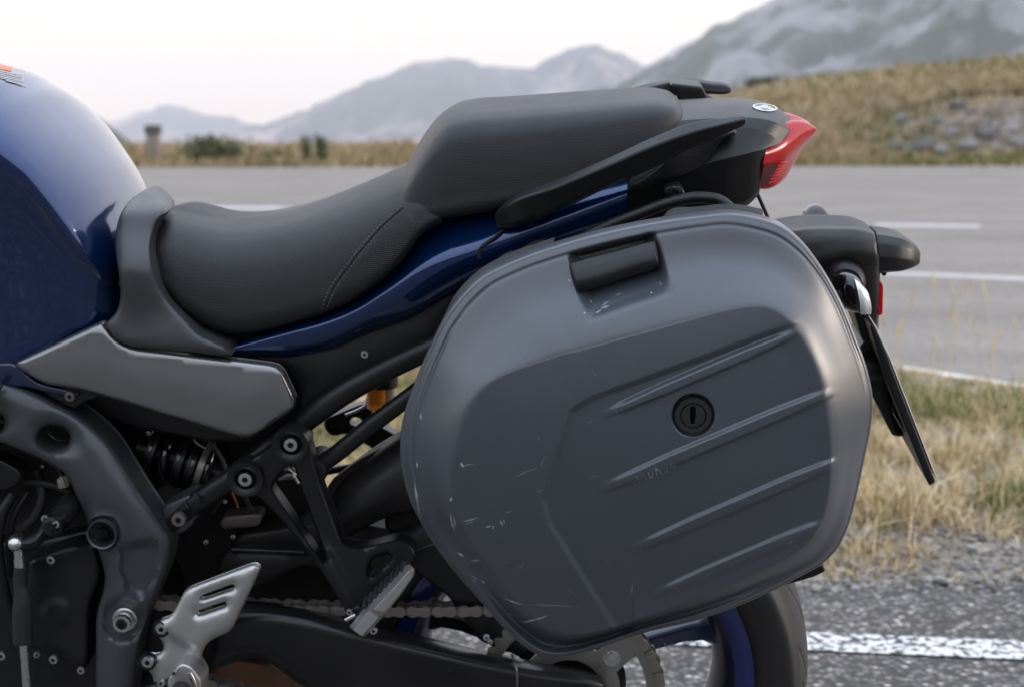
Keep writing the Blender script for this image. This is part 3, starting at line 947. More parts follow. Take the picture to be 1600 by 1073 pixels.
# far verge and hillside grass
N = 42000
fx = rng.uniform(-26, 46, N); ft = rng.gamma(1.5, 7.0, N)
fyy = far_edge(fx) + 0.2 + ft
fz = hill_z(fx, fyy) - 0.08
gn = fbm(fx * 0.16, fyy * 0.16, 4, 61)
cutm = sstep(17, 22, fx) * (ft > 3.2) * (ft < 8.2) 
k = (fyy < 118) & (rng.random(N) > cutm * 0.88)
fx, fyy, fz, gn = fx[k], fyy[k], fz[k], gn[k]; n = len(fx)
green = rng.random(n) < 0.05 + 0.5 * sstep(0.55, 0.66, gn)
col = np.where(green[:, None], GRN[rng.integers(0, 4, n)], DRY[rng.integers(0, 4, n)] * np.array([0.74, 0.72, 0.70])) * rng.uniform(0.55, 1.05, (n, 1))
tk = fyy - far_edge(fx)
lip = np.exp(-((tk - 8.6 - 1.2 * (fbm(fx * 0.4, fx * 0, 3, 66) - 0.5)) / 1.0) ** 2) * sstep(18, 22, fx) * (rng.random(n) < 0.85)
col = col * (1 - 0.86 * lip[:, None])
low_g = (tk < 3.2) & (fx > 12) & (rng.random(n) < 0.45)
col = np.where(low_g[:, None], GRN[rng.integers(0, 4, n)] * 0.8, col)
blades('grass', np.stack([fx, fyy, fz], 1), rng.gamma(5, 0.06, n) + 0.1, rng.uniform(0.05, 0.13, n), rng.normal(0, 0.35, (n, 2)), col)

# pale stones in the cut bank (individual boulders)
def boulder(x, y, s, c, label):
    CTX.org = np.zeros(3)
    z = float(hill_z(np.array([x]), np.array([y]))[0])
    bm = bmesh.new(); bmesh.ops.create_icosphere(bm, subdivisions=2, radius=1)
    V = np.array([v.co[:] for v in bm.verts]); T = [[v.index for v in f.verts] for f in bm.faces]; bm.free()
    V = V * (1 + 0.35 * (fbm(V[:, 0] * 1.7 + x, V[:, 1] * 1.7 + V[:, 2] * 2.3 + y, 3, 70) - 0.5))[:, None]
    V = V * np.array([s * random.uniform(0.9, 1.5), s * 0.8, s * random.uniform(0.5, 0.8)])
    o = fast_obj('boulder', V, None, STONE_M, tris=T, ang=R(25)); set_tint(o, np.tile(np.array(c) , (len(V), 1)) * (0.85 + 0.3 * rng.random((len(V), 1))))
    o.location = (x, y, z + s * 0.12)
    return tag(o, label, 'boulder', 'pale stones in the cut bank')
for i in range(46):
    x = random.uniform(17.5, 36); t = random.uniform(3.4, 8.0); y = float(far_edge(np.array(x))) + t
    g = random.uniform(0.13, 0.27)
    boulder(x, y, random.uniform(0.14, 0.46), (g * 1.04, g, g * 0.97), 'pale stone half buried in the bare cut bank on the right')

# shrubs and weeds of the far verge
def shrub(name, label, cat, px, py0, py1, wpx, dist, dark, light, nleaf=900, leaf=0.10, group=None, stems=7, cone=0.6):
    top = D(px, py1, dist - CAM[1]); 
    x, y = float(top[0]), float(dist)
    z0 = float(hill_z(np.array([x]), np.array([y]))[0]) - 0.1
    hgt = max(0.5, float(top[2]) - z0); rad = wpx / F * dist * 0.5
    root = empty(name, (x, y, z0)); tag(root, label, cat, group)
    CTX.root = root; CTX.org = np.zeros(3)
    P = []; 
    Vb = []; Qb = []
    for s in range(stems):
        a = random.random() * 6.28; rr = rad * random.uniform(0.15, 0.75)
        ex, ey2, ez = rr * math.cos(a), rr * math.sin(a), hgt * random.uniform(0.6, 0.97)
        prev = None
        for i in range(6):
            t = i / 5
            c = np.array([ex * t ** 1.3, ey2 * t ** 1.3, ez * t]); r = 0.02 * hgt * (1 - 0.8 * t)
            b0 = len(Vb)
            for q in range(4): Vb.append(c + r * np.array([math.cos(q * 1.571), math.sin(q * 1.571), 0]))
            if prev is not None:
                for q in range(4): Qb.append((prev + q, prev + (q + 1) % 4, b0 + (q + 1) % 4, b0 + q))
            prev = b0
            for _ in range(int(nleaf / stems / 6)):
                sp = rad * 0.34 * (1 - cone * t)
                P.append(c + np.array([random.gauss(0, sp), random.gauss(0, sp), random.gauss(0, hgt * 0.07)]))
    fast_obj('stem', np.array(Vb), Qb, M_RUB)
    P = np.array(P); P[:, 2] = np.abs(P[:, 2]); n = len(P)
    A = rng.normal(0, 1, (n, 3)); A /= np.linalg.norm(A, axis=1)[:, None]
    Bq = rng.normal(0, 1, (n, 3)); Bq -= A * (A * Bq).sum(1)[:, None]; Bq /= np.linalg.norm(Bq, axis=1)[:, None]
    s = leaf * rng.uniform(0.6, 1.3, (n, 1))
    V = np.stack([P - A * s, P + Bq * s * 0.5, P + A * s, P - Bq * s * 0.5], 1).reshape(-1, 3)
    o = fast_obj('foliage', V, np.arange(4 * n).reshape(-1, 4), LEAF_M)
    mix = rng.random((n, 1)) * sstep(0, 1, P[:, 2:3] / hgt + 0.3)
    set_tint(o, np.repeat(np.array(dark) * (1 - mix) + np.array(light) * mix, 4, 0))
    CTX.root = None
    return root
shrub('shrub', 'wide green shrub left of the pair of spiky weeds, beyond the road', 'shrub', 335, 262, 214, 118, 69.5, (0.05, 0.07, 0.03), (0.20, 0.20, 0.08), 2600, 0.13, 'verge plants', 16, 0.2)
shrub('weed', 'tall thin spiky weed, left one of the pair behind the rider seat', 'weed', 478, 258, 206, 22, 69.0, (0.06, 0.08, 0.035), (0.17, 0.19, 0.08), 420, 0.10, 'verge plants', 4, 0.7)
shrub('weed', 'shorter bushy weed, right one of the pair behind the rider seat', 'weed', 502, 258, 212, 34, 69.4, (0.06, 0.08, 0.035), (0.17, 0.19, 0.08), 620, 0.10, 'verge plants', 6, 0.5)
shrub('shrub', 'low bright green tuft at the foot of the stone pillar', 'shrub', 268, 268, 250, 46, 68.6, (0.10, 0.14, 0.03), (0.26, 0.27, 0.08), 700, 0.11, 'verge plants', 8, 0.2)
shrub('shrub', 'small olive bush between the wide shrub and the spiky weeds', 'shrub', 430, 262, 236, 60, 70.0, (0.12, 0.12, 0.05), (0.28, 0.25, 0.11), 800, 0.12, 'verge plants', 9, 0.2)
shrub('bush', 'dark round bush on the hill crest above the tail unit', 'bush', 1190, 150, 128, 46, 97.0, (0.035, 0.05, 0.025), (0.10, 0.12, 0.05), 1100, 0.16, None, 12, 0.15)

# stone pillar by the far edge of the road
def pillar():
    c = D(239, 196, 71.0 - CAM[1]); x, y = float(c[0]), 71.0
    z0 = float(hill_z(np.array([x]), np.array([y]))[0]) - 0.15
    h = float(c[2]) - z0; wv = 20 / F * 71
    root = empty('stone_pillar', (x, y, z0)); tag(root, 'weathered stone pillar with a flat cap beyond the road, near the tank', 'pillar')
    CTX.root = root; CTX.org = np.zeros(3)
    STN = mat('pillar_stone', (0.30, 0.25, 0.23), 0.9, bump=0.6, bscale=6, var=0.4, vscale=4)
    CAPM = mat('pillar_cap', (0.10, 0.095, 0.09), 0.9, bump=0.4, bscale=8, var=0.3, vscale=5)
    def box(name, x0, x1, y0, y1, a, b, m):
        V = [(i, j, k) for k in (a, b) for j in (y0, y1) for i in (x0, x1)]
        o = mesh_obj(name, V, [(0, 1, 3, 2), (4, 6, 7, 5), (0, 4, 5, 1), (2, 3, 7, 6), (0, 2, 6, 4), (1, 5, 7, 3)], m, root, None); bevel(o, 0.03); return o
    rows = 6
    zc = 0
    for r in range(rows):
        hz = (h - 0.42) / rows
        sh = random.uniform(0.4, 0.6) if r % 2 else random.uniform(0.45, 0.55)
        s = wv * (0.5 + random.uniform(-0.02, 0.03))
        box('stone', -s, -s + 2 * s * sh - 0.012, -s, s, zc, zc + hz - 0.012, STN)
        box('stone', -s + 2 * s * sh, s, -s * 0.97, s, zc, zc + hz - 0.012, STN)
        zc += hz
    box('cap', -wv * 0.58, wv * 0.58, -wv * 0.58, wv * 0.58, h - 0.42, h, CAPM)
    CTX.root = None
pillar()

# ---- the air between: one closed box of thin haze
def haze_box():
    m = bpy.data.materials.new('haze_air'); m.use_nodes = True
    nt = m.node_tree; nt.nodes.remove(nt.nodes['Principled BSDF'])
    v = nt.nodes.new('ShaderNodeVolumePrincipled'); v.inputs['Color'].default_value = (0.87, 0.865, 0.93, 1)
    v.inputs['Density'].default_value = HAZE; v.inputs['Anisotropy'].default_value = 0.0
    nt.links.new(v.outputs[0], nt.nodes['Material Output'].inputs['Volume'])
    zt = 60.0
    for o in COL.objects:
        if o.type == 'MESH' and o.name.startswith('mountain'):
            zt = max(zt, max(c[2] for c in o.bound_box))
    x, y0, y1, z0 = 11000, -2600, 11500, -215.0
    z1 = zt + 10
    V = [(i, j, k) for k in (z0, z1) for j in (y0, y1) for i in (-x, x)]
    o = mesh_obj('haze', V, [(0, 1, 3, 2), (4, 6, 7, 5), (0, 4, 5, 1), (2, 3, 7, 6), (0, 2, 6, 4), (1, 5, 7, 3)], m, None, None)
    tag(o, kind='stuff')
HAZE = 1.35e-4
if HAZE: haze_box()

# ================================================================== MOTORCYCLE
MW = Matrix.Rotation(YAW, 4, 'Z') @ Matrix.Rotation(LEAN, 4, 'X')
def bike_root(name, org):
    r = empty(name)
    o3 = Vector(org)
    r.matrix_world = MW @ Matrix.Translation(o3)
    CTX.root = r; CTX.org = np.array(org, float)
    return r
bike = bike_root('motorcycle', (0.0, 0.0, 0.0))
tag(bike, 'dark blue motorcycle with a black stepped seat, leaning on its stand beside the white line', 'motorcycle')

def mirror_copy(o, name=None):
    c = o.copy(); c.data = o.data.copy()
    me = c.data
    n = len(me.vertices); v = np.zeros(n * 3, np.float32); me.vertices.foreach_get('co', v)
    v = v.reshape(-1, 3); v[:, 1] *= -1; me.vertices.foreach_set('co', v.ravel())
    me.flip_normals()
    COL.objects.link(c); c.parent = o.parent
    return c

# ---- fuel tank
TX = [-420, -150, -50, 0, 60, 110, 160, 200, 214, 224]
TTOP = [97, 75, 81, 93, 115, 153, 208, 259, 286, 312]
def tank_rail(phi=None, low=None):
    """one lengthwise line of the tank shell: phi runs from the crown (0) to the knee crease (1); low continues below it"""
    f = phi if phi is not None else 1.0
    end = 199 - 24 * f ** 1.5
    if low is not None: end = 175
    out = []
    for u in np.linspace(0, 1, 30):
        u = 1 - (1 - u) ** 1.8
        px = -420 + (end + 420) * u
        xs0 = B(px, 300, -0.10)[0]; pv = px + (xs0 - B(px, 300, 0.075)[0]) * 1190; top = np.interp(pv, TX + [238, 300], TTOP + [345, 440])
        crease = np.interp(px + 8, [-420, 0, 50, 84, 112, 145, 170, 195], [262, 238, 250, 284, 330, 388, 430, 456])
        crease = max(crease, min(top, 420) + 24)
        base = np.interp(px, [-420, 0, 60, 110, 195], [.168, .168, .165, .158, .146])
        d = max(end - px, 0)
        roll = np.interp(f, [0, .5, 1], [120, 100, 60])
        q = min(d / roll, 1)
        hw = base * (0.42 + 0.24 * f + (0.58 - 0.24 * f) * (1 - (1 - q) ** 2.2) ** 0.6)
        zt = B(pv, top, 0.075)[2] + 0.010; zc = B(px, crease, -hw)[2]
        if low is None:
            a = f * math.pi / 2
            y = -hw * math.sin(a) ** 0.90; z = zc + (zt - zc) * math.cos(a) ** 0.95
        else:
            bot = np.interp(px, [-420, 0, 92, 160, 195], [646, 584, 543, 508, 499])
            k = np.interp(low, [0, .12, .35, .75, 1, 1.15], [0, .010, .026, .028, .032, .075])
            y = -hw + k * (0.5 + 0.5 * min(d / 60, 1)); zb = B(px, bot, y)[2]
            z = zc + (zb - zc) * low
        out.append((B(px, 300, -0.10)[0], y, z))
    return out
tank = rails('fuel_tank', [tank_rail(phi=f) for f in (0, .16, .32, .48, .64, .8, .92, 1.0)] + [tank_rail(low=l) for l in (.10, .25, .5, .78, 1.0, 1.12)], M_BLUE, nu=110, nv=5, mirror=True, ang=R(60), raw=True)
# warning sticker: flat print following the tank shoulder
def tank_skin_y(px, py):
    return np.interp(py, [92, 120, 152, 190], [-0.02, -0.072, -0.112, -0.142]) 
def shrinkwrap_patch(name, quad, host, m, parent, nx=8, ny=4, off=0.0008, bvh=None):
    """thin print lying on a host surface: photo quad cast onto the host along the sight ray, then lifted by its normal"""
    V = []
    for j in range(ny + 1):
        for i in range(nx + 1):
            u, v = i / nx, j / ny
            a = np.array(quad[0]) * (1 - u) + np.array(quad[1]) * u
            b = np.array(quad[3]) * (1 - u) + np.array(quad[2]) * u
            p = a * (1 - v) + b * v
            h = cast(bvh, p[0], p[1])
            if h is None: return None
            V.append(h[0] + h[1] * off)
    fcs = [(j * (nx + 1) + i, j * (nx + 1) + i + 1, (j + 1) * (nx + 1) + i + 1, (j + 1) * (nx + 1) + i) for j in range(ny) for i in range(nx)]
    V = np.array(V)
    return mesh_obj(name, V, fcs, m, parent, None)
from mathutils.bvhtree import BVHTree
def bvh_of(*objs):
    vs = []; ps = []
    for o in objs:
        s = len(vs)
        vs += [Vector(v.co) + Vector(CTX.org) for v in o.data.vertices]
        ps += [[s + i for i in p.vertices] for p in o.data.polygons]
    return BVHTree.FromPolygons(vs, ps)
def cast(bv, px, py):
    d = ray(np.array(float(px)), np.array(float(py))) @ MB
    loc, nrm, idx, dist = bv.ray_cast(Vector(OL), Vector(d).normalized())
    if loc is None: return None
    n = np.array(nrm)
    if n @ d > 0: n = -n
    return np.array(loc), n
tb = bvh_of(tank)
shrinkwrap_patch('warning_sticker', [(-10, 100), (40, 112), (34, 136), (-14, 118)], tank, M_GUN, tank, bvh=tb, off=0.0006)
shrinkwrap_patch('sticker_header', [(-10, 101), (20, 107), (17, 113), (-13, 107)], tank, M_ORP, tank, bvh=tb, off=0.0011)
for r in range(6):
    y = 110.5 + r * 3.4
    shrinkwrap_patch('print_line', [(-12 + r * 4.2, y - 1), (36 + r * 1.6 - random.random() * 6, y + 8.0), (36 + r * 1.6 - random.random() * 6, y + 9.0), (-12 + r * 4.2, y + 0.4)], tank, M_WHT, tank, bvh=tb, off=0.0011, ny=1)

# ---- matte cover between tank and seat
def d_cover(px, py, d):
    return 0.055 * sstep(430, 330, py) + 0.085 * sstep(345, 296, py) ** 1.4 - 0.012 * sstep(470, 545, py) - 0.010 * np.exp(-((px - (205 + (py - 400) * 0.10)) / 26.0) ** 2) * sstep(520, 440, py)
tank_cover = relief('tank_side_cover', [(214, 303, 8), (232, 298, 10), (252, 314, 12), (262, 330, 8), (244, 346, 16), (232, 384, 20), (238, 425, 26), (258, 468, 26), (292, 502, 10), (308, 522, 8), (350, 541, 4), (363, 556, 4), (205, 542, 10), (180, 531, 12), (163, 506, 5), (184, 488, 20), (190, 455, 22), (184, 418, 26), (179, 385, 24), (183, 345, 20), (196, 320, 12)],
    -0.150, M_GREY, edge=9, er=0.008, depth=d_cover, thick=0.05, step=9)

# ---- gunmetal side cover
side_cover = relief('side_cover', [(18, 569, 6), (158, 503, 4), (180, 531, 18), (206, 543, 10), (430, 570, 10), (441, 577, 8), (463, 624, 8), (458, 640, 6), (394, 683, 6), (378, 684, 8), (128, 608, 20), (70, 600, 6)],
    -0.158, M_GUN, edge=8, er=0.010, depth=lambda px, py, d: -0.006 * sstep(0, 60, d) + 0.00006 * np.abs(px - 250) * 0.35, thick=0.02, step=12)
relief('tank_lower_trim', [(-200, 575, 5), (20, 566, 5), (60, 598, 6), (130, 613, 6), (115, 622, 6), (40, 604, 8), (-200, 600, 5)], -0.140, M_DBLUE, edge=5, thick=0.03)

# ---- airbox / battery box behind the covers
relief('inner_panel', [(40, 585, 10), (360, 540, 4), (460, 505, 8), (560, 470, 8), (650, 430, 8), (760, 400, 6), (1000, 330, 6), (1130, 312, 6), (1100, 360, 6), (840, 440, 10), (735, 510, 10), (690, 546, 6), (560, 606, 10), (462, 652, 10), (395, 690, 6), (330, 690, 6), (215, 668, 8), (130, 640, 6)], -0.085, M_BLK, edge=5, thick=0.17, step=20)
relief('seat_base', [(290, 495, 10), (300, 540, 4), (380, 560, 4), (420, 530, 4), (460, 506, 8), (560, 470, 8), (640, 420, 8), (668, 360, 8), (640, 330, 8), (500, 400, 8)], -0.098, M_BLK, edge=6, thick=0.19, step=20)
relief('side_panel', [(362, 552, 4), (440, 556, 6), (560, 520, 10), (640, 488, 10), (700, 430, 14), (800, 392, 6), (852, 374, 6), (872, 386, 4), (800, 420, 6), (740, 470, 20), (690, 545, 10), (560, 604, 10), (500, 625, 8), (470, 650, 6), (468, 608, 8), (450, 577, 8)],
    -0.118, M_BLK, edge=5, er=0.004, thick=0.03, step=14, depth=lambda px, py, d: -0.006 * sstep(0, 40, d))
bolt(570, 553, -0.127, 6, bike)
# bracket lip under the blue tail panel
relief('rack_mount', [(752, 432, 4), (770, 412, 6), (838, 374, 6), (850, 374, 5), (872, 388, 4), (860, 396, 4), (820, 408, 6), (800, 440, 6), (770, 452, 6)], -0.150, M_BLK, edge=3, thick=0.006, step=10)
tube('pannier_hook', [(778, 430, -.16), (785, 408, -.165), (808, 398, -.168), (828, 402, -.165), (835, 412, -.16)], 8, M_CAST, bike)

# ---- blue tail panel
rails('tail_panel', [
    [(355, 533, -.085), (440, 503, -.09), (520, 478, -.095), (590, 440, -.098), (640, 372, -.10), (700, 332, -.102), (800, 306, -.102), (900, 278, -.10), (978, 255, -.097)],
    [(358, 540, -.110), (440, 512, -.118), (510, 489, -.124), (560, 467, -.128), (610, 435, -.131), (660, 395, -.133), (760, 358, -.134), (880, 310, -.132), (980, 280, -.126)],
    [(360, 545, -.128), (440, 524, -.136), (520, 502, -.142), (555, 487, -.145), (605, 456, -.149), (655, 424, -.151), (760, 384, -.152), (880, 341, -.148), (980, 303, -.142)],
    [(362, 549, -.129), (440, 530, -.137), (520, 510, -.143), (555, 496, -.146), (605, 466, -.150), (655, 434, -.152), (760, 393, -.153), (880, 350, -.149), (980, 312, -.143)],
    [(364, 553, -.120), (440, 556, -.124), (520, 540, -.128), (580, 512, -.131), (640, 490, -.134), (700, 455, -.136), (790, 412, -.138), (890, 372, -.136), (984, 345, -.130)],
    [(366, 556, -.100), (440, 562, -.105), (520, 548, -.108), (580, 524, -.11), (640, 502, -.11), (700, 468, -.11), (790, 420, -.11), (890, 380, -.11), (984, 352, -.11)],
], M_BLUE, nu=70, nv=5, mirror=True, ang=R(50))
# gap line between the two blue panels
tube('panel_gap', [(748, 404, -.1545), (750, 390, -.1545), (757, 382, -.1545), (772, 372, -.152), (786, 360, -.146)], 2.6, M_DRK, bike, n=16, seg=6)

# ---- seats
def seat(name, st, tmpl, m, nu=90, nv=5, parent=None):
    st = np.array(st, float)
    s = catmull(st, nu)
    T = np.array(tmpl); K = len(T)
    Tc = catmull(T, (K - 1) * nv + 1)
    V = []; faces = []
    ring = None
    for px, pt, pb, hw in s:
        hw = max(hw, 0.004); 
        zt = B(px, pt, 0.0)[2]; zb = B(px, max(pb, pt + 1), -hw)[2]; x = B(px, (pt + pb) / 2, -hw * 0.85)[0]
        xs_ = [B(px, (pt + pb) / 2, -fy * hw)[0] for fy, fz in Tc]
        row = [(xx, -fy * hw, zb + fz * (zt - zb)) for xx, (fy, fz) in zip(xs_, Tc)]
        row += [(xx, fy * hw, zb + fz * (zt - zb)) for xx, (fy, fz) in list(zip(xs_, Tc))[::-1][1:-1]]
        ring = len(row); V += row
    for i in range(nu - 1):
        for k in range(ring):
            k2 = (k + 1) % ring
            faces.append((i * ring + k, i * ring + k2, (i + 1) * ring + k2, (i + 1) * ring + k))
    for e in (0, nu - 1):
        c = len(V); V.append(np.mean(V[e * ring:(e + 1) * ring], axis=0))
        for k in range(ring): faces.append((e * ring + k, e * ring + (k + 1) % ring, c))
    return mesh_obj(name, np.array(V), faces, m, parent, R(80))
TM_R = [(0, 1.0), (0.25, 0.995), (0.5, 0.965), (0.70, 0.88), (0.84, 0.74), (0.93, 0.54), (0.98, 0.32), (1.0, 0.14), (0.985, 0.045), (0.93, 0.0), (0.5, 0.0), (0, 0.0)]
rider = seat('rider_seat', [(229, 378, 388, .070), (231, 362, 408, .098), (236, 350, 425, .112), (246, 338, 447, .122), (262, 327, 468, .128), (290, 331, 496, .132), (320, 338, 514, .135), (352, 342, 525, .138), (400, 340, 521, .141), (450, 331, 509, .145), (510, 312, 490, .150), (560, 292, 466, .152), (600, 275, 438, .152), (632, 260, 405, .150), (655, 250, 372, .146), (690, 240, 350, .14)], TM_R, M_SEAT)
rb = bvh_of(rider)
# stitched seam and coarse rear quarter of the rider seat
seam = [(630, 324), (600, 350), (570, 383), (545, 415), (522, 447), (510, 472), (505, 491)]
sm = catmull(np.array([(a, b, 0) for a, b in seam], float), 70)
def surf_line(pts, off=0.0006, bv=None):
    out = []
    for p in pts:
        h = cast(bv or rb, p[0], p[1])
        if h is not None: out.append(h[0] + h[1] * off)
    return np.array(out)
for k, dx in ((0, -5), (1, 5)):
    L = surf_line([(a + dx * 0.7, b + dx * 0.3) for a, b, _ in sm], 0.0002)
    if k == 0: sweep('seam_groove', surf_line([(a, b) for a, b, _ in sm], 0.0), 0.0011, M_DRK, rider, 6)
    V = []; Fc = []
    for i in range(0, len(L) - 1, 2):
        d = L[i + 1] - L[i]; d = d / (np.linalg.norm(d) + 1e-9); nn = np.cross(d, [0, -1, 0]); nn /= np.linalg.norm(nn) + 1e-9
        a, b = L[i], L[i] + (L[i + 1] - L[i]) * 0.85
        s = len(V); wv = 0.0005
        up = np.array([0, -0.0007, 0])
        V += [a - nn * wv, a + nn * wv, b + nn * wv, b - nn * wv, (a + b) / 2 + up - nn * wv * .5, (a + b) / 2 + up + nn * wv * .5]
        Fc += [(s, s + 1, s + 5, s + 4), (s + 4, s + 5, s + 2, s + 3)]
    t = mesh_obj('stitching', np.array(V), Fc, M_THR, rider, None); tag(t, kind='stuff')
# coarse panel: a skin just proud of the seat, behind the seam
def skin_patch(name, left, right, nu, nv, bv, off, m, parent):
    A = catmull(np.array([(a, b, 0) for a, b in left], float), nu); Bc = catmull(np.array([(a, b, 0) for a, b in right], float), nu)
    V = []; okk = []
    for i in range(nu):
        for j in range(nv):
            t = j / (nv - 1); p = A[i] * (1 - t) + Bc[i] * t
            h = cast(bv, p[0], p[1])
            okk.append(h is not None); V.append(h[0] + h[1] * off * min(1, 4 * min(i, nu - 1 - i, j, nv - 1 - j) / 4 + 0.15) if h is not None else np.zeros(3))
    fcs = []
    for i in range(nu - 1):
        for j in range(nv - 1):
            q = (i * nv + j, i * nv + j + 1, (i + 1) * nv + j + 1, (i + 1) * nv + j)
            if all(okk[x] for x in q): fcs.append(q)
    V = np.array(V)
    used = sorted({i for f in fcs for i in f}); rm = {o: k for k, o in enumerate(used)}
    return mesh_obj(name, V[used], [tuple(rm[i] for i in f) for f in fcs], m, parent, None)
skin_patch('seat_panel', [(633, 326), (603, 352), (573, 385), (548, 417), (525, 449), (514, 473), (509, 488)], [(652, 348), (646, 372), (632, 398), (610, 426), (585, 446), (556, 464), (530, 480)], 40, 14, rb, 0.0014, M_SEAT2, rider)

TM_P = [(0, 1.0), (0.3, 0.995), (0.58, 0.975), (0.76, 0.92), (0.86, 0.82), (0.915, 0.66), (0.955, 0.46), (0.985, 0.24), (1.0, 0.08), (0.985, 0.02), (0.93, 0.0), (0.5, 0.0), (0, 0.0)]
pillion = seat('pillion_seat', [(620.5, 305, 309, .108), (622, 292, 322, .120), (628, 275, 331, .128), (638, 255, 339, .133), (652, 230, 345, .137), (668, 205, 346, .140), (686, 183, 345, .142), (702, 170, 343, .143), (722, 165, 340, .143), (780, 160.5, 330, .142), (860, 155, 310, .138), (940, 149.5, 284, .132), (1000, 146, 260, .124), (1035, 147, 240, .115), (1055, 153, 222, .104), (1066, 164, 208, .090), (1070, 176, 196, .07)], TM_P, M_SEAT)

# ---- tail cowl, lamp, emblem
cowl = rails('tail_cowl', [
    [(1050, 162, 0), (1085, 160, 0), (1130, 159, 0), (1180, 160, 0), (1212, 167, 0), (1236, 187, 0)],
    [(1050, 172, -.045), (1085, 170, -.045), (1130, 168, -.045), (1185, 169, -.042), (1212, 176, -.038), (1235, 192, -.03)],
    [(1050, 190, -.092), (1085, 187, -.092), (1140, 185, -.092), (1190, 186, -.086), (1213, 192, -.078), (1235, 206, -.062)],
    [(1046, 208, -.106), (1085, 203, -.106), (1140, 200, -.105), (1186, 203, -.099), (1207, 212, -.09), (1222, 226, -.078)],
    [(964, 304, -.129), (1060, 270, -.129), (1110, 254, -.128), (1160, 242, -.125), (1186, 235, -.118), (1198, 232, -.108)],
    [(964, 350, -.119), (1050, 341, -.117), (1100, 333, -.114), (1145, 322, -.109), (1172, 310, -.101), (1187, 296, -.092)],
    [(964, 366, -.08), (1050, 354, -.078), (1100, 345, -.075), (1145, 333, -.07), (1170, 320, -.063), (1186, 304, -.055)],
], M_BLK, nu=44, mirror=True, lin=True, bev=0.004, ang=R(50))
lamp = rails('tail_light', [
    [(1205, 206, 0), (1236, 192, 0), (1262, 192, 0), (1276, 201, 0)],
    [(1200, 226, -.085), (1232, 196, -.052), (1260, 195, -.022), (1275, 203, -.004)],
    [(1196, 241, -.106), (1232, 226, -.07), (1256, 212, -.034), (1274, 206, -.004)],
    [(1194, 248, -.108), (1230, 236, -.072), (1252, 224, -.036), (1268, 214, -.004)],
    [(1189, 270, -.102), (1220, 264, -.066), (1240, 246, -.034), (1255, 232, -.004)],
    [(1184, 291, -.092), (1208, 291, -.060), (1226, 280, -.03), (1236, 262, -.004)],
    [(1180, 292, -.05), (1200, 294, -.03), (1212, 290, -.015), (1220, 280, 0)],
], M_RED, nu=30, nv=5, mirror=True, ang=R(40))
lb = bvh_of(lamp)
def lens_patch(name, q, m, off=0.0012, nx=8, ny=6):
    return shrinkwrap_patch(name, q, lamp, m, lamp, nx, ny, off, lb)
lens_patch('dark_lens', [(1193, 257), (1213, 255), (1205, 288), (1186, 287)], M_RED2)
for i in range(7):
    y = 252 + i * 5.2; x = 1226 - i * 3.0
    lens_patch('lens_ridge', [(x - 8, y), (x + 3, y - 2.0), (x + 2, y + 0.8), (x - 9, y + 2.6)], M_REDR, 0.0016, 3, 1)
# emblem: silver oval with three crossed forks
cb = bvh_of(cowl)
CX, CY, AX, AY, SH = 1195, 169.5, 19, 5.6, 0.10
def E(u, v): return (CX + AX * u, CY + AY * v + SH * AX * u)
def emb(name, P2, m, off, parent):
    V = []
    for p in P2:
        h = cast(cb, *p)
        if h is None: return None
        V.append(h[0] + h[1] * off)
    return V
emblem = None
ringo = [E(math.cos(t), math.sin(t)) for t in np.linspace(0, 2 * math.pi, 40, endpoint=False)]
ringi = [E(.84 * math.cos(t), .80 * math.sin(t)) for t in np.linspace(0, 2 * math.pi, 40, endpoint=False)]
Vo, Vi = emb('', ringo, None, 0.0012, None), emb('', ringi, None, 0.0014, None)
Vb = emb('', ringi, None, 0.0006, None)
if Vo and Vi:
    emblem = mesh_obj('emblem', np.array(Vo + Vi), [(k, (k + 1) % 40, 40 + (k + 1) % 40, 40 + k) for k in range(40)], M_EMB, cowl, None)
    c = emb('', [E(0, 0)], None, 0.0006, None)
    mesh_obj('emblem_ground', np.array(Vb + c), [(k, (k + 1) % 40, 40) for k in range(40)], M_GUN, emblem, None)
    V = []; Fc = []
    for a in (90, 210, 330):
        ca, sa = math.cos(R(a)), math.sin(R(a))
        for off_ in (-0.16, 0, 0.16):
            r0, r1 = (-0.55, 0.74) if off_ == 0 else (0.12, 0.70)
            q = []
            for r, s in ((r0, -.05), (r1, -.05), (r1, .05), (r0, .05)):
                q.append(E(r * ca - (off_ + s) * sa, -(r * sa + (off_ + s) * ca)))
            v = emb('', q, None, 0.0014, None)
            if v: s0 = len(V); V += v; Fc.append((s0, s0 + 1, s0 + 2, s0 + 3))
        q = [E(r * ca - s * sa, -(r * sa + s * ca)) for r, s in ((.06, -.2), (.16, -.2), (.16, .2), (.06, .2))]
        v = emb('', q, None, 0.0014, None); s0 = len(V); V += v; Fc.append((s0, s0 + 1, s0 + 2, s0 + 3))
    mesh_obj('emblem_forks', np.array(V), Fc, M_EMB, emblem, None)

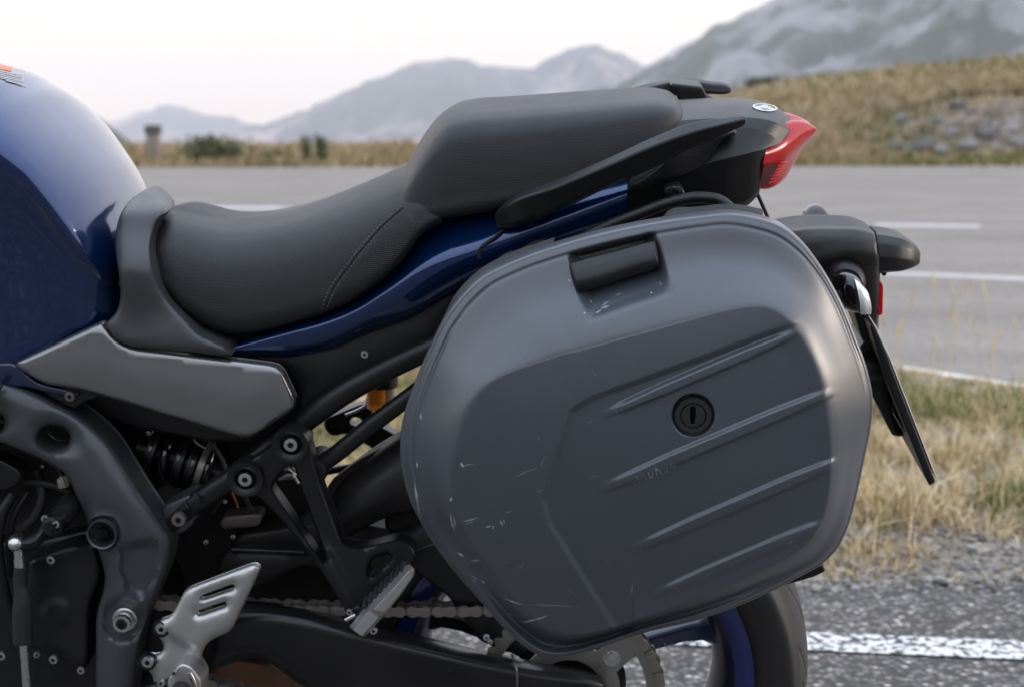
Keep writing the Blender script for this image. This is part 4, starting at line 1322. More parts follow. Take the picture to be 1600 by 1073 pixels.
# ---- grab rails
rail_n = rails('grab_rail', [
    [(772, 333, -.142), (792, 313, -.154), (870, 281, -.162), (950, 246, -.164), (1022, 213, -.164), (1080, 191.5, -.162), (1135, 183, -.160), (1165, 180, -.158)],
    [(773, 340, -.150), (792, 322, -.172), (870, 292, -.181), (950, 259, -.183), (1022, 228, -.183), (1080, 208, -.180), (1138, 193, -.175), (1168, 186, -.166)],
    [(775, 353, -.148), (795, 351, -.168), (870, 327, -.175), (950, 289, -.177), (1022, 259, -.177), (1076, 231, -.173), (1135, 208, -.168), (1165, 195, -.161)],
    [(777, 358, -.136), (799, 357, -.150), (870, 332, -.156), (950, 294, -.158), (1022, 263, -.158), (1076, 234, -.156), (1133, 210, -.154), (1164, 196, -.151)],
    [(776, 345, -.130), (797, 335, -.138), (870, 306, -.144), (950, 272, -.146), (1024, 240, -.146), (1080, 214, -.146), (1136, 196, -.146), (1164, 188, -.146)],
], M_BLK, nu=60, lin=True, closed=True, bev=0.0035, ang=R(50))
rails('grab_rail', [
    [(930, 154, .160), (965, 144, .166), (1008, 131.5, .170), (1050, 124.5, .171), (1078, 122.5, .170), (1112, 127, .168), (1138, 132, .166), (1143, 136, .164)],
    [(930, 162, .150), (965, 152, .150), (1008, 139, .150), (1050, 129, .150), (1080, 128, .150), (1112, 132, .150), (1138, 136, .150), (1143, 139, .150)],
    [(930, 176, .146), (965, 168, .146), (1008, 158, .146), (1050, 150, .146), (1082, 146, .146), (1108, 146, .146), (1137, 146, .146), (1143, 144, .147)],
    [(930, 178, .160), (965, 170, .164), (1008, 160, .166), (1050, 152, .166), (1082, 148, .166), (1108, 148, .165), (1137, 147, .164), (1143, 144.5, .163)],
], M_BLK, nu=50, lin=True, closed=True, bev=0.003, ang=R(50))
relief('rail_mount', [(1046, 130, 4), (1098, 136, 4), (1104, 150, 8), (1112, 160, 4), (1130, 168, 4), (1076, 176, 6), (1062, 160, 6)], 0.085, M_BLK, edge=4, thick=0.07, step=8)
relief('rail_mount', [(790, 345, 6), (840, 328, 6), (872, 320, 6), (868, 333, 4), (855, 338, 4), (848, 350, 5), (806, 360, 8), (780, 356, 5)], -0.145, M_BLK, edge=4, thick=0.03)
relief('rail_mount', [(985, 288, 4), (1000, 283, 4), (1030, 262, 10), (1042, 245, 10), (1110, 214, 6), (1152, 203, 4), (1150, 212, 5), (1128, 218, 8), (1100, 258, 12), (1085, 268, 5), (1030, 285, 6), (990, 298, 4)], -0.142, M_BLK, edge=4, thick=0.035, depth=lambda px, py, d: 0.012 * sstep(1040, 1110, px))
bolt(826, 348, -0.150, 7, bike, M_BLK)

# ---- subframe tubes and pannier rack
tube('subframe_tube', [(268, 818, -.112), (300, 790, -.114), (380, 735, -.118), (456, 672, -.12), (540, 612, -.12), (610, 573, -.118), (700, 530, -.115), (820, 470, -.11), (900, 430, -.11)], [17, 18, 19, 19, 19, 19, 18, 17], M_CAST, bike, n=50, seg=18)
tube('subframe_strut', [(498, 727, -.122), (520, 712, -.122), (580, 664, -.12), (650, 612, -.118), (760, 532, -.116), (880, 450, -.113)], 14, M_CAST, bike, n=40, seg=16)
lathe('strut_joint', 497, 727, -0.118, [(0, -.024), (16, -.024), (19, -.02), (20, 0), (20, .03), (0, .03)], M_CAST, bike)
rack = tube('rack_tube', [(850, 400, -.165), (895, 380, -.175), (945, 356, -.18), (1000, 334, -.185), (1050, 316, -.188), (1095, 309, -.19), (1125, 314, -.192), (1142, 328, -.195), (1150, 350, -.198), (1156, 420, -.2)], 9.5, M_CAST, bike, n=60, seg=14)
tube('rack_tube', [(880, 410, -.15), (950, 382, -.152), (1040, 345, -.155), (1130, 330, -.16)], 7, M_CAST, bike, n=30)
relief('rack_bracket', [(1036, 298, 4), (1042, 292, 4), (1062, 290, 4), (1070, 300, 4), (1070, 318, 4), (1046, 322, 4)], -0.168, M_CAST, edge=3, thick=0.03)
bolt(1053, 300, -0.17, 9, bike, M_GLB)

# ---- main frame casting
def d_frame(px, py, d):
    z = -0.008 * sstep(0, 30, d)
    P = np.stack([px, py], 1)
    q = np.array([(186, 848), (246, 838), (252, 866), (246, 905), (224, 938), (196, 930), (184, 890)], float)
    sd = np.where(inside(P, q), sdist(P, [q]), 0)
    z = z + 0.013 * sstep(0, 11, sd)
    r1 = np.hypot(px - 161, py - 832)
    z = z - 0.006 * np.exp(-((r1 - 27) / 6.0) ** 2)
    r2 = np.hypot(px - 193, py - 968)
    z = z + 0.012 * sstep(38, 26, r2)
    # chamfer between the upper spar and the down-leg
    z = z + 0.010 * sstep(760, 660, py - (px - 120) * 0.45)
    return z
frame = relief('main_frame', [(-620, 352, 20), (-260, 500, 30), (0, 593, 10), (52, 611, 16), (128, 652, 20), (172, 690, 26), (216, 764, 24), (262, 834, 14), (268, 846, 10), (262, 892, 26), (238, 944, 26), (216, 1004, 26), (206, 1090, 10), (200, 1240, 10), (150, 1240, 10), (150, 1080, 8), (150, 960, 16), (166, 908, 16), (160, 880, 16), (146, 838, 14), (126, 790, 14), (104, 738, 18), (58, 714, 20), (0, 690, 14), (-260, 640, 30), (-620, 470, 20)],
    -0.150, M_FRM, holes=[circle(84, 684, 26, 20, 26), circle(-8, 661, 15, 17, 20), circle(161, 832, 20, 20, 24)], edge=9, er=0.012, depth=d_frame, thick=0.05, step=7)
lathe('frame_boss', 161, 832, -0.155, [(20.5, -.006), (23, -.0075), (23.5, -.004), (23.5, .01)], M_FRM, frame)
lathe('boss_plug', 161, 832, -0.13, [(0, 0), (8, 0), (9, .003), (22, .004), (22, .02)], M_BLK, frame)
pv = lathe('swingarm_pivot', 195, 967, -0.150, [(0, .014), (8.5, .014), (9, -.014), (13.5, -.014), (14, -.006), (16, -.006), (16.5, -.001), (19, 0), (20, .006), (20, .02)], M_BOLT, frame, 30)
bolt(280, 810, -0.135, 11, bike, M_STL)
relief('subframe_lug', [(252, 792, 6), (300, 770, 8), (320, 790, 8), (296, 826, 12), (276, 836, 10), (262, 826, 8)], -0.122, M_FRM, edge=5, thick=0.04)

# ---- dark machinery behind the frame
relief('crankcase', [(-320, 760, 20), (30, 848, 10), (150, 822, 10), (200, 850, 20), (262, 920, 20), (270, 1010, 20), (240, 1240, 20), (-320, 1260, 20)], -0.085, M_CAST, edge=12, er=.01, thick=0.22, step=20)
cover = relief('sprocket_cover', [(44, 872, 8), (110, 850, 8), (150, 846, 8), (160, 900, 8), (140, 940, 20), (138, 1040, 10), (128, 1044, 8), (60, 1012, 12), (40, 1000, 8), (38, 930, 10)],
    -0.125, M_CAST, edge=8, er=.009, thick=0.05, step=8, depth=lambda px, py, d: -0.005 * sstep(24, 18, np.hypot(px - 88, py - 957)) - 0.004 * np.exp(-((py - 880 + (px - 50) * .3) / 6.) ** 2))
for p in ((80, 873, 7), (84, 1029, 7), (127, 1046, 6), (3, 1023, 7), (58, 1022, 5), (196, 1058, 5)):
    bolt(p[0], p[1], -0.135, p[2], bike)
relief('cylinder_block', [(-320, 640, 20), (20, 700, 10), (110, 745, 10), (140, 830, 10), (120, 850, 10), (30, 860, 10), (-320, 820, 20)], -0.05, M_DRK, edge=8, thick=0.14, step=24)
relief('throttle_body_cover', [(-200, 690, 6), (0, 716, 6), (34, 736, 6), (34, 752, 6), (16, 764, 6), (-200, 770, 6)], -0.12, M_BLK, edge=5, thick=0.03)
# pipes and hose at the left edge
tube('coolant_hose', [(20, 770, -.10), (4, 800, -.11), (-4, 850, -.115), (4, 910, -.115), (16, 960, -.11)], 9, M_BLK, bike)
tube('coolant_hose', [(44, 768, -.09), (24, 800, -.10), (14, 850, -.10), (16, 900, -.10)], 5, M_BLK, bike)
# shift linkage
shift = tube('shift_rod', [(37, 1000, -.165), (40, 1040, -.165), (43, 1090, -.165), (45, 1150, -.165)], 7, M_BOLT, bike, n=8)
tube('rod_boot', [(32, 884, -.165), (32, 918, -.165), (34, 924, -.165), (35, 960, -.165), (36, 1002, -.165)], [10, 10, 15, 15.5, 15], M_RUB, shift, n=30)
tube('rod_end', [(28, 840, -.165), (29, 862, -.165), (31, 890, -.165)], [9, 7, 9], M_BOLT, shift, n=10)
lathe('ball_joint', 26, 846, -0.168, [(0, -.014), (6, -.013), (11, -.008), (13, 0), (11, .008), (0, .012)], M_BOLT, shift)
arm = rails('shift_arm', [[(14, 838, -.16), (50, 834, -.162), (72, 812, -.164), (100, 800, -.164)], [(14, 850, -.172), (52, 846, -.174), (76, 820, -.176), (104, 806, -.176)], [(18, 862, -.16), (56, 858, -.162), (80, 830, -.164), (104, 818, -.164)], [(16, 850, -.15), (52, 846, -.152), (76, 820, -.154), (102, 808, -.154)]], M_CAST, nu=20, nv=3, closed=True)
lathe('shift_shaft', 90, 812, -0.15, [(0, -.036), (6, -.036), (7, -.030), (10, -.030), (11, -.024), (16, -.022), (18, -.01), (18, .03)], M_CAST, arm)
bolt(88, 818, -0.176, 6, arm); bolt(71, 809, -0.168, 6, arm)
lathe('linkage_pivot', 104, 796, -0.15, [(0, -.02), (14, -.02), (18, -.012), (18, .03)], M_BLK, arm)

# small bracket with a screw above the frame
br = relief('fairing_bracket', [(66, 612, 4), (110, 600, 6), (140, 598, 6), (164, 610, 6), (150, 622, 6), (128, 628, 6), (118, 640, 5), (104, 634, 5)], -0.135, M_BLK, edge=4, thick=0.02)
bolt(110, 618, -0.139, 8, br, M_STL)

# hoses, cables and clamps in the gap above the engine
for nm, pts, r_, m_ in [
    ('throttle_cable', [(30, 640, -.06), (70, 700, -.07), (96, 740, -.08), (110, 790, -.08), (96, 830, -.09)], 4, M_RUB),
    ('wiring_loom', [(10, 745, -.075), (50, 752, -.085), (92, 760, -.085), (120, 775, -.08)], 6, M_RUB),
    ('breather_hose', [(56, 736, -.07), (66, 775, -.085), (50, 812, -.09), (30, 826, -.09)], 8, M_RUB),
    ('wiring_loom', [(205, 655, -.05), (236, 668, -.055), (268, 664, -.055), (300, 676, -.05)], 5, M_RUB),
    ('brake_hose', [(330, 690, -.06), (352, 730, -.07), (350, 770, -.075), (330, 800, -.07)], 3.5, M_RUB),
    ('wiring_loom', [(395, 800, -.06), (380, 770, -.065), (372, 745, -.06)], 4, M_RUB),
    ('fuel_hose', [(0, 600, -.155), (-20, 640, -.155), (-60, 680, -.15)], 5, M_RUB)]:
    tube(nm, pts, r_, m_, bike, n=20, seg=10)
relief('cable_clamp', [(88, 748, 3), (104, 744, 3), (108, 760, 3), (92, 764, 3)], -0.095, M_MILK, edge=2, thick=0.008, step=5)
relief('heat_shield_tab', [(95, 742, 2), (104, 760, 2), (92, 756, 2)], -0.10, M_ALU, edge=1, thick=0.004, step=4)
for x, y, r_ in ((72, 716, 3), (66, 728, 2.5), (232, 676, 3.5), (225, 668, 2.5), (352, 783, 3), (322, 846, 4), (364, 838, 3.5)):
    bolt(x, y, -0.07, r_, bike)
tube('weld_bead', [(300, 806, -.119), (296, 796, -.130), (288, 784, -.128)], 2.2, M_CAST, bike, n=10, seg=8)
tube('weld_bead', [(318, 792, -.121), (312, 780, -.132), (304, 770, -.128)], 2.2, M_CAST, bike, n=10, seg=8)

# ---- shock absorber seen behind the frame
shock = tube('shock_absorber', [(215, 700, -.03), (260, 712, -.03), (330, 735, -.03), (400, 760, -.03)], 17, M_BLK, bike, n=16)
c0 = np.array([(236, 706), (330, 735)])
T = np.linspace(0, 1, 200)
ax = np.stack([236 + (345 - 236) * T, 704 + (740 - 704) * T, np.full_like(T, -.03)], 1)
P0 = B(ax[:, 0], ax[:, 1], ax[:, 2]); dv = P0[-1] - P0[0]; dv /= np.linalg.norm(dv)
u1 = np.cross(dv, [0, 1, 0]); u1 /= np.linalg.norm(u1); u2 = np.cross(dv, u1)
ph = T * 2 * math.pi * 5
sweep('coil_spring', P0 + 0.029 * (np.cos(ph)[:, None] * u1 + np.sin(ph)[:, None] * u2), 0.0055, M_GLB, shock, 8)
for t_ in (0.05, 0.45, 0.62):
    i = int(t_ * 199); sweep('spring_collar', [P0[i] - dv * 0.005, P0[i] + dv * 0.005], 0.034, M_CAST, shock, 22)
sweep('adjuster_ring', [P0[150] - dv * 0.004, P0[150] + dv * 0.004], 0.036, M_STL, shock, 22)
tube('reservoir_hose', [(300, 680, -.06), (308, 692, -.065), (322, 700, -.065)], 2.2, M_STL, bike, n=10, seg=8)
relief('linkage_plate', [(236, 772, 8), (270, 742, 6), (284, 760, 6), (278, 790, 8), (244, 800, 8)], -0.02, M_STL, edge=4, thick=0.01)
relief('inner_fender', [(215, 640, 10), (470, 610, 10), (480, 720, 10), (420, 830, 10), (350, 880, 10), (230, 900, 10), (190, 760, 10)], 0.03, M_DRK, edge=8, thick=0.06, step=24)

relief('dark_gap_sheet', [(140, 640, 10), (300, 640, 10), (460, 690, 10), (486, 770, 10), (540, 800, 20), (640, 810, 20), (690, 850, 20), (690, 925, 10), (650, 960, 10), (560, 950, 10), (430, 1010, 10), (430, 1200, 10), (196, 1200, 10)], 0.0, M_DRK, edge=8, thick=0.05, step=26)  # flat dark sheet added so gaps behind the frame read as shade
relief('frame_backing', [(-250, 560, 10), (60, 600, 10), (150, 660, 10), (240, 800, 10), (240, 900, 10), (-250, 900, 10)], -0.06, M_DRK, edge=8, thick=0.05, step=26)  # dark sheet that gives the frame holes their shade
# ---- swingarm with bracing and hugger
swing = rails('swingarm', [
    [(330, 935, -.085), (400, 936, -.085), (470, 945, -.085), (560, 966, -.085), (640, 986, -.085), (740, 1010, -.085), (840, 1032, -.086), (930, 1050, -.088), (946, 1060, -.092)],
    [(330, 945, -.110), (400, 944, -.112), (470, 952, -.113), (560, 974, -.114), (640, 994, -.115), (740, 1019, -.117), (840, 1040, -.118), (930, 1056, -.116), (946, 1063, -.112)],
    [(330, 975, -.128), (400, 965, -.130), (470, 972, -.132), (560, 993, -.134), (640, 1012, -.135), (740, 1034, -.136), (840, 1052, -.135), (930, 1064, -.130), (947, 1068, -.122)],
    [(330, 1030, -.128), (400, 1012, -.130), (470, 1050, -.132), (560, 1092, -.134), (640, 1110, -.135), (740, 1118, -.136), (840, 1116, -.135), (930, 1104, -.130), (947, 1096, -.122)],
    [(330, 1050, -.10), (400, 1030, -.10), (470, 1072, -.10), (560, 1112, -.10), (640, 1128, -.10), (740, 1132, -.10), (840, 1128, -.10), (930, 1112, -.10), (946, 1102, -.10)],
], M_SWA, nu=60, lin=True, bev=0.009, closed=True, ang=R(50))
relief('swingarm_brace', [(338, 884, 8), (352, 862, 6), (366, 840, 6), (378, 832, 6), (450, 822, 10), (520, 808, 12), (640, 830, 12), (680, 870, 12), (700, 920, 10), (600, 890, 10), (470, 884, 6), (410, 912, 8), (360, 920, 8)], -0.075, M_DUSTY, edge=8, er=.008, thick=0.12, step=12,
    depth=lambda px, py, d: 0.02 * sstep(858, 846, py - 0.01 * px))
tube('brace_rib', [(362, 858, -.078), (420, 860, -.078), (475, 862, -.078)], 3.5, M_SWA, bike, n=10)
relief('preload_knob', [(342, 818, 4), (350, 806, 4), (404, 802, 4), (410, 808, 4), (404, 822, 4), (350, 826, 4)], -0.05, M_STL, edge=3, thick=0.03)
relief('hugger', [(500, 790, 10), (515, 752, 14), (560, 716, 20), (620, 684, 16), (700, 640, 10), (760, 620, 10), (760, 800, 20), (690, 840, 10), (640, 830, 14), (602, 834, 18), (600, 800, 20), (640, 740, 30), (600, 750, 10), (540, 790, 10)], -0.075, M_DUSTY, edge=12, er=.014, thick=0.02, step=12)
rails('hugger_guard', [
    [(498, 800, -.03), (520, 752, -.03), (570, 708, -.03), (640, 665, -.03), (720, 630, -.03)],
    [(512, 806, -.085), (530, 770, -.088), (580, 726, -.09), (645, 682, -.09), (720, 645, -.09)],
    [(520, 812, -.105), (545, 786, -.108), (590, 752, -.11), (650, 718, -.11), (720, 690, -.11)],
    [(522, 816, -.108), (550, 794, -.111), (594, 766, -.113), (650, 735, -.113), (720, 706, -.113)],
    [(525, 850, -.095), (560, 830, -.098), (600, 810, -.1), (650, 800, -.1), (720, 790, -.1)],
], M_DUSTY, nu=36, nv=5, thick=0.004, ang=R(40))
relief('heat_guard', [(690, 842, 6), (730, 900, 10), (800, 985, 8), (830, 1020, 6), (790, 1018, 8), (750, 1000, 6), (700, 930, 8), (640, 885, 8), (640, 860, 8)], -0.092, M_BLK, edge=5, thick=0.012)
bolt(760, 995, -0.105, 5, bike, M_WHT); bolt(766, 1002, -0.105, 4, bike, M_WHT)
tube('chain_adjuster', [(800, 1022, -.12), (806, 1040, -.138), (808, 1075, -.138)], 2.2, M_STL, bike, n=10, seg=8)
relief('exhaust_box', [(330, 1020, 20), (420, 1034, 20), (520, 1085, 20), (560, 1160, 20), (330, 1180, 20)], -0.02, M_RUST, edge=14, er=.014, thick=0.14)

# ---- passenger footrest bracket and folded footrest
hang = relief('footrest_bracket', [(430, 690, 10), (436, 672, 12), (456, 664, 14), (476, 674, 12), (484, 692, 10), (500, 752, 14), (536, 850, 10), (562, 856, 10), (622, 841, 8), (644, 850, 10), (650, 866, 8), (642, 884, 8), (602, 930, 10), (580, 968, 8), (566, 988, 4), (546, 984, 6), (540, 952, 12), (486, 866, 10), (414, 784, 12), (398, 772, 10), (374, 775, 12), (357, 758, 12), (356, 738, 12), (372, 722, 12), (392, 718, 8)],
    -0.150, M_CAST, holes=[rounded([(432, 748, 6), (448, 727, 6), (460, 727, 6), (472, 766, 10), (508, 864, 8), (511, 882, 8), (504, 878, 10), (444, 790, 8), (424, 762, 6)], n=3),
           rounded([(574, 890, 5), (582, 872, 5), (606, 864, 5), (614, 870, 5), (594, 890, 5), (578, 902, 5)], n=3)],
    edge=4, er=.004, thick=0.026, step=6, depth=lambda px, py, d: -0.002 * sstep(0, 5, d) - 0.014 * sstep(780, 940, py) - 0.006 * sstep(520, 500, px - (py - 850) * 0.5) * sstep(830, 870, py))
for (x, y) in ((455, 693), (384, 747)):
    lathe('bolt_boss', x, y, -0.156, [(17, -.002), (24, -.006), (28, -.006), (29, -.003), (29, .02)], M_CAST, hang)
    lathe('bolt_seat', x, y, -0.152, [(0, 0), (22, 0), (25, -.005)], M_DRK, hang)
    bolt(x, y, -0.158, 11, hang)
peg = rails('passenger_footrest', [
    [(546, 978, -.192), (570, 947, -.196), (575, 941, -.200), (604, 912, -.206), (632, 884, -.208), (640, 880, -.206)],
    [(552, 984, -.214), (577, 953, -.220), (584, 952, -.230), (612, 922, -.234), (638, 892, -.234), (644, 885, -.226)],
    [(565, 993, -.216), (592, 964, -.222), (601, 956, -.230), (624, 928, -.234), (645, 900, -.234), (647, 890, -.226)],
    [(570, 994, -.196), (596, 966, -.198), (606, 954, -.200), (628, 926, -.204), (647, 898, -.206), (648, 888, -.206)],
    [(558, 986, -.180), (583, 957, -.182), (592, 948, -.182), (616, 920, -.186), (640, 890, -.190), (644, 884, -.194)],
], M_ALU, nu=46, lin=True, closed=True, bev=0.0022, smooth_x=False, ang=R(40))
for i in range(8):
    t_ = i / 7; x = 571 + (630 - 571) * t_; y = 941 + (885 - 941) * t_
    lathe('peg_rubber_stud', x, y, -0.198 - .006 * t_, [(0, -.012), (3.6, -.011), (4.6, -.006), (4.6, .01)], M_RUB, peg, 14)
tube('peg_pin', [(540, 968, -.19), (556, 960, -.19)], 3.5, M_BOLT, hang, n=6)
bolt(546, 955, -0.188, 5, hang); bolt(584, 984, -0.19, 6, hang)
relief('peg_clevis', [(538, 958, 4), (560, 944, 4), (572, 958, 4), (560, 972, 4), (546, 976, 4)], -0.184, M_CAST, edge=3, thick=0.03)

# ---- heel guard and rider footrest
zx = lambda L: [(220 + a / 3.93, 800 + b / 3.93, *( [c[0] / 3.93] if c else [])) for a, b, *c in L]
heel = relief('heel_guard', zx([(80, 718, 30), (92, 680, 30), (130, 652, 30), (168, 644, 20), (200, 612, 30), (268, 482, 30), (300, 460, 30), (660, 324, 30), (695, 314, 30), (728, 322, 25), (738, 346, 25), (724, 376, 25), (576, 690, 30), (548, 732, 30), (440, 776, 40), (400, 812, 40), (366, 884, 40), (388, 940, 30), (408, 975, 20), (400, 1010, 20), (370, 1090, 30), (340, 1200, 20), (80, 1200, 20), (78, 1002, 30), (40, 962, 40), (8, 946, 40), (-2, 912, 40), (14, 876, 40), (50, 868, 40), (100, 876, 30), (136, 852, 30), (142, 818, 30), (128, 780, 30), (92, 750, 30)]),
    -0.176, M_ALU, holes=[rounded(zx([(368, 512, 18), (565, 438, 10), (579, 446, 10), (572, 468, 14), (382, 532, 18), (364, 528, 10)]), n=3), rounded(zx([(345, 604, 18), (518, 546, 10), (533, 556, 10), (524, 574, 14), (356, 630, 18), (338, 626, 10)]), n=3)],
    edge=6, er=.006, thick=0.010, step=6, depth=lambda px, py, d: -0.004 * sstep(0, 14, d) + 0.010 * sstep(4, -10, (px - 262) * 0.55 - (py - 972) * 0.85 + 12))
bolt(253, 980.5, -0.178, 9, heel); lathe('bolt_washer', 253, 980.5, -0.172, [(9, -.006), (13, -.005), (13.5, .004)], M_BLK, heel)
bolt(231.5, 1032.5, -0.178, 9, heel); lathe('bolt_washer', 231.5, 1032.5, -0.172, [(9, -.006), (13, -.005), (13.5, .004)], M_BLK, heel)
fp = relief('rider_footrest', [(262, 1060, 6), (282, 1034, 6), (300, 1040, 6), (316, 1064, 6), (312, 1110, 8), (262, 1110, 8)], -0.20, M_ALU, edge=5, thick=0.04)
lathe('peg_grip', 284, 1078, -0.20, [(0, -.07), (17, -.07), (19, -.06), (19, -.02), (16, -.015), (16, 0)], M_RUB, fp)
tube('footrest_spring', [(296, 1050, -.215), (304, 1066, -.215), (308, 1082, -.215)], 4, M_BOLT, fp, n=8)
bolt(272, 1050, -0.205, 5, fp); bolt(252, 1066, -0.19, 6, fp)
tube('gear_pedal', [(215, 1085, -.17), (250, 1072, -.172), (285, 1064, -.174)], 9, M_CAST, bike, n=10)
tube('side_stand', [(300, 1130, -.14), (330, 1180, -.2), (380, 1330, -.32)], 12, M_CAST, bike, n=12)

# ---- rear wheel
M_RIMD = mat('rim_dark', (0.006, 0.008, 0.022), 0.32, metal=0.2, coat=0.4, dust=0.15)
AXX, AXZ = B(890, 1075, -0.09)[0], B(890, 1075, -0.09)[2]
RW = AXZ - 0.002
def wheel_lathe(name, prof, m, parent, seg=120, ang=R(40)):
    V, Fc = lathe_mesh([(r, y) for r, y in prof], seg)
    return mesh_obj(name, V + np.array([AXX, 0, AXZ]), Fc, m, parent, ang)
wheel = wheel_lathe('rear_wheel', [(0.03, -.075), (0.05, -.075), (0.052, -.05), (0.04, -.03), (0.04, .03), (0.052, .05), (0.05, .075), (0.03, .075), (0.03, -.075)], M_RIM, bike, 48)
rr = 0.222
wheel_lathe('rim', [(rr - .028, -.010), (rr - .024, -.035), (rr - .012, -.055), (rr - .002, -.066), (rr + .012, -.068), (rr + .014, -.073), (rr + .004, -.076), (rr - .006, -.072), (rr - .008, -.066), (rr - .020, -.055), (rr - .033, -.03), (rr - .036, 0), (rr - .033, .03), (rr - .020, .055), (rr - .008, .066), (rr - .006, .072), (rr + .004, .076), (rr + .014, .073), (rr + .012, .068), (rr - .012, .055), (rr - .028, .01), (rr - .028, -.010)], M_RIMD, wheel)
for sg_ in (1, -1):
    wheel_lathe('rim_stripe', [(rr - .012, sg_ * .0700), (rr - .006, sg_ * .0745), (rr + .004, sg_ * .0785), (rr + .0145, sg_ * .0755), (rr + .0145, sg_ * .0725), (rr - .012, sg_ * .0690), (rr - .012, sg_ * .0700)], M_RIM, wheel)
# tyre with cut grooves
nt_, npf = 900, 64
th = np.linspace(0, 2 * math.pi, nt_, endpoint=False)
pt = [(rr + .010, -.072), (rr + .016, -.082), (rr + .030, -.0885), (rr + .046, -.090), (rr + .060, -.0865), (RW - .020, -.074), (RW - .009, -.055), (RW - .0025, -.03), (RW, 0)]
pc = catmull(np.array([(a, b, 0) for a, b in pt]), npf)[:, :2]
pc = np.vstack([pc, np.stack([pc[-2::-1, 0], -pc[-2::-1, 1]], 1)])
TH, K = np.meshgrid(th, np.arange(len(pc)), indexing='ij')
Rr = pc[K, 0]; Yy = pc[K, 1]
tread = np.abs(Yy) < 0.074; tread &= Rr > RW - .03
u = (TH * RW)
def groove(Y, U, period, slope, y0, y1, wd, ph):
    s = (U - slope * (Y if True else 0) - ph) % period; s = np.minimum(s, period - s)
    return (s < wd) & (Y > y0) & (Y < y1)
gm = np.zeros_like(Rr, bool)
for sg in (1, -1):
    Yg = Yy * sg
    gm |= groove(Yg, u + (0 if sg == 1 else 0.09), 0.198, 1.6 + 14 * np.clip(Yg - 0.03, 0, 1), 0.004, 0.068, 0.0036, 0.0)
    gm |= groove(Yg, u + (0 if sg == 1 else 0.09), 0.198, 2.6, 0.022, 0.064, 0.0030, 0.09)
Rr = Rr - 0.0055 * (gm & tread)
Vt = np.stack([AXX + Rr * np.cos(TH), Yy, AXZ + Rr * np.sin(TH)], -1)
idx = np.arange(nt_ * len(pc)).reshape(nt_, len(pc))
q = np.stack([idx, np.roll(idx, -1, 0), np.roll(np.roll(idx, -1, 0), -1, 1), np.roll(idx, -1, 1)], -1)[:, :-1].reshape(-1, 4)
ty = fast_obj('tyre', Vt.reshape(-1, 3), q, M_TYRE, wheel)
ty.data.materials.append(M_SIDE)
mi = np.tile(((np.arange(len(pc) - 1) < npf * 0.50) | (np.arange(len(pc) - 1) > len(pc) - npf * 0.50)).astype(np.int32)[None], (nt_, 1)).ravel()
if len(mi) == len(ty.data.polygons): ty.data.polygons.foreach_set('material_index', mi)
sp0 = B(1090, 976, 0); SPA = math.atan2(sp0[2] - AXZ, sp0[0] - AXX)
for k in range(5):
    a = SPA + R(72 * k)
    V = []; Fc = []
    d = np.array([math.cos(a), 0, math.sin(a)]); n_ = np.array([-math.sin(a), 0, math.cos(a)])
    prof = [(0.035, .026, .05), (0.06, .017, .036), (0.10, .0125, .026), (0.15, .0125, .022), (0.175, .016, .026), (0.195, .030, .036)]
    ring = [(-1, -.55), (-.55, -1), (.55, -1), (1, -.55), (1, .55), (.55, 1), (-.55, 1), (-1, .55)]
    for r_, hw, hy in prof:
        for s1, s2 in ring: V.append(np.array([AXX, 0, AXZ]) + d * r_ + n_ * hw * s1 + np.array([0, hy * s2, 0]))
    for i in range(len(prof) - 1):
        for j in range(8): Fc.append((i * 8 + j, i * 8 + (j + 1) % 8, (i + 1) * 8 + (j + 1) % 8, (i + 1) * 8 + j))
    mesh_obj('spoke', np.array(V), Fc, M_RIMD if k % 5 else M_DBLUE, wheel, R(40))
axle = wheel_lathe('axle', [(0.0, -.165), (0.009, -.165), (0.010, -.15), (0.017, -.149), (0.017, -.135), (0.012, -.13), (0.012, .13)], M_BOLT, wheel, 24)

# sprocket with spokes and teeth
YS = -0.092
NT = 45; PIT = 0.015875; RS = PIT / (2 * math.sin(math.pi / NT))
def plate2d(name, outer, holes, y, th_, m, parent, bev=0.0006):
    cu = bpy.data.curves.new(name, 'CURVE'); cu.dimensions = '2D'; cu.fill_mode = 'BOTH'; cu.extrude = th_ / 2 - bev; cu.bevel_depth = bev; cu.bevel_resolution = 1; cu.offset = -bev
    for poly in [outer] + list(holes):
        sp = cu.splines.new('POLY'); sp.points.add(len(poly) - 1); sp.use_cyclic_u = True
        for p_, c in zip(sp.points, poly): p_.co = (c[0], c[1], 0, 1)
    t = bpy.data.objects.new('tmp', cu); COL.objects.link(t)
    me = bpy.data.meshes.new_from_object(t.evaluated_get(bpy.context.evaluated_depsgraph_get()))
    bpy.data.objects.remove(t); bpy.data.curves.remove(cu)
    n = len(me.vertices); v = np.zeros(n * 3, np.float32); me.vertices.foreach_get('co', v); v = v.reshape(-1, 3)
    v = np.stack([v[:, 0], y - v[:, 2], v[:, 1]], 1); me.vertices.foreach_set('co', v.astype(np.float32).ravel())
    me.materials.clear(); me.materials.append(m); smooth(me, R(35)); me.name = name
    if parent is None: return me
    o = bpy.data.objects.new(name, me); COL.objects.link(o); o.parent = parent; return o
outer = []
for i in range(NT * 8):
    a = 2 * math.pi * i / (NT * 8); f = (i % 8) / 8
    outer.append((AXX + (RS + 0.0032 * math.cos(2 * math.pi * f) ) * math.cos(a), AXZ + (RS + 0.0032 * math.cos(2 * math.pi * f)) * math.sin(a)))
holes = [[(AXX + 0.042 * math.cos(t), AXZ + 0.042 * math.sin(t)) for t in np.linspace(0, 6.283, 40, endpoint=False)]]
